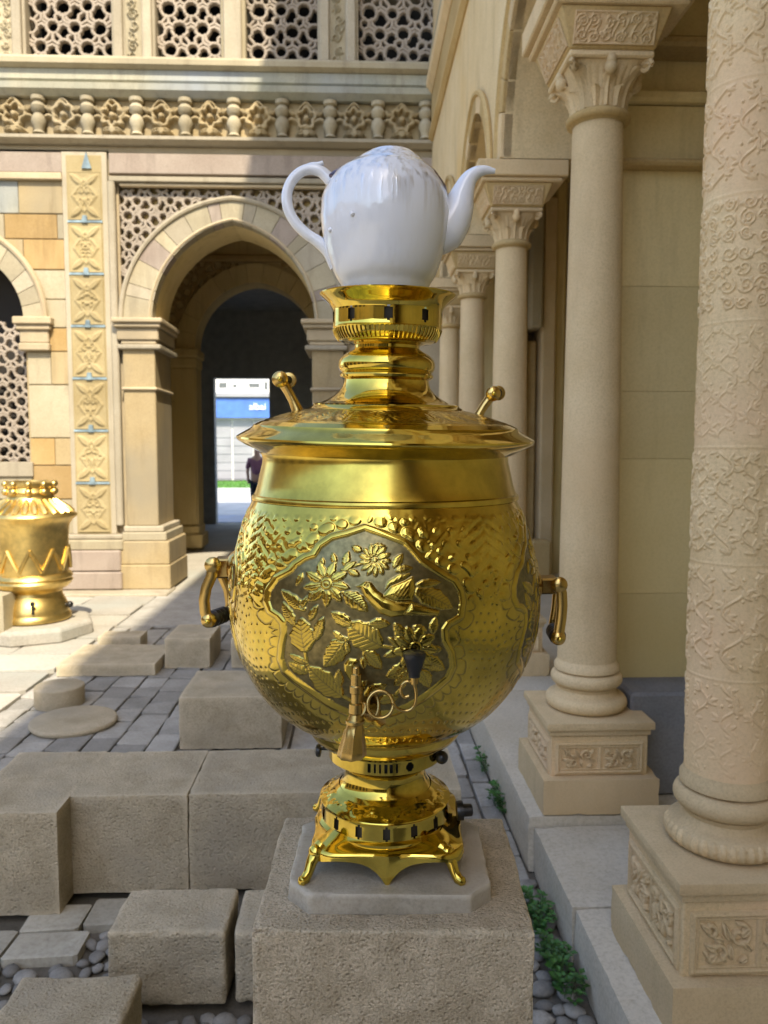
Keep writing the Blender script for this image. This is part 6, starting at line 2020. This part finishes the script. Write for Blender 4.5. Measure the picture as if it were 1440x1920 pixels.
for (x, y) in ((661, 401), (619, 431), (633, 340), (688, 340)):
    off = math.sqrt(max(0, 1 - ((x - 722) / 117) ** 2)) * .085 * (1.0 if y > 380 else .9)
    nb.ball(tpt(x, y, -off), .0032, 10, 8)
pt(nb, 'glaze_nub', M['porcelain'], smooth=True)
for (a0, a1, ya, yb) in ((R(-112), R(-72), 312, 340), (R(66), R(114), 308, 366)):
    n1, n2 = 18, 22
    V = np.zeros((n2, n1, 3))
    ys_ = [p[0] for p in ppr[:32]][::-1]; rs2 = [p[1] for p in ppr[:32]][::-1]
    for i in range(n2):
        y = ya + (yb - ya) * i / (n2 - 1)
        r = np.interp(y, ys_, rs2); sh = 11 * max(0, min(1, (335 - y) / 50))
        c = tpt(722 + sh, y)
        for j in range(n1):
            w = a0 + (a1 - a0) * j / (n1 - 1)
            ed = min(i, n2 - 1 - i, j, n1 - 1 - j)
            off = ((.0055 if a0 < 0 else .0022) * min(1, ed / 3) if ed > 0 else -.001) + noise.noise(Vector((i * .7, j * .7, 3))) * .0009
            rr = r * sT.y / FPX + off
            V[i, j] = (c.x + rr * math.sin(w), c.y - rr * math.cos(w), c.z)
    q = np_grid('torn_glaze', V[::-1], False, M['plum']); q.parent = pot

# ------------------------------------------------------------------ plants along the step
def plant(x, y, z, r, h, n, label, seed):
    rs = random.Random(seed)
    root = empty('green_plant', (x, y, z), label, 'plant', 'weeds growing along the step')
    lf, stm = MB(), MB()
    for k in range(n):
        a = rs.uniform(0, 6.28); rr = r * rs.random() ** .6; hh = h * rs.uniform(.35, 1)
        bx, by = x + rr * .45 * math.cos(a), y + rr * 1.3 * math.sin(a)
        tx, ty = x + rr * math.cos(a) * .8, y + rr * math.sin(a) * 1.9
        p0, p1 = Vector((bx, by, z)), Vector((tx, ty, z + hh))
        mid = p0.lerp(p1, .5) + Vector((0, 0, hh * .25))
        stm.tube([p0, mid, p1], .0012, 4, cap=False)
        for q in range(3):
            b_ = a + (q - 1) * 1.5 + rs.uniform(-.3, .3); L = rs.uniform(.016, .030)
            d = Vector((math.cos(b_), math.sin(b_), rs.uniform(-.2, .5))).normalized(); sde = d.cross(Vector((0, 0, 1))).normalized()
            c = p1 + d * L * .1
            lf.add([c, c + d * L * .45 + sde * L * .42 + Vector((0, 0, .002)), c + d * L, c + d * L * .45 - sde * L * .42 + Vector((0, 0, .002)), c + d * L * .5 - Vector((0, 0, .002))], [(0, 1, 4), (1, 2, 4), (2, 3, 4), (3, 0, 4)])
    o = lf.build('leaf_clump', M['leaf'], root, recalc=False); tag(o, kind='stuff')
    stm.build('stem', M['stem'], root, recalc=False)
for k, (px, py, r, h, n, lab) in enumerate(((1058, 1845, .058, .075, 42, 'nearest leafy green weed at the foot of the low step'), (1008, 1728, .060, .070, 46, 'bushy green weed beside the pedestal, at the foot of the step'), (940, 1512, .06, .09, 45, 'green weed where the two steps meet'), (912, 1440, .06, .08, 32, 'small far weed at the foot of the higher step'), (1036, 1800, .045, .055, 18, 'low green weed between two bushier ones by the step'))):
    p = at(px, py, Z=0)
    plant(min(p.x, .66), p.y, -.005, r, h, n, lab, k + 3)
p = at(1090, 1533, Z=.17); plant(p.x, 2.97, .165, .05, .028, 22, 'tiny moss like weed at the back of the low step top', 17)
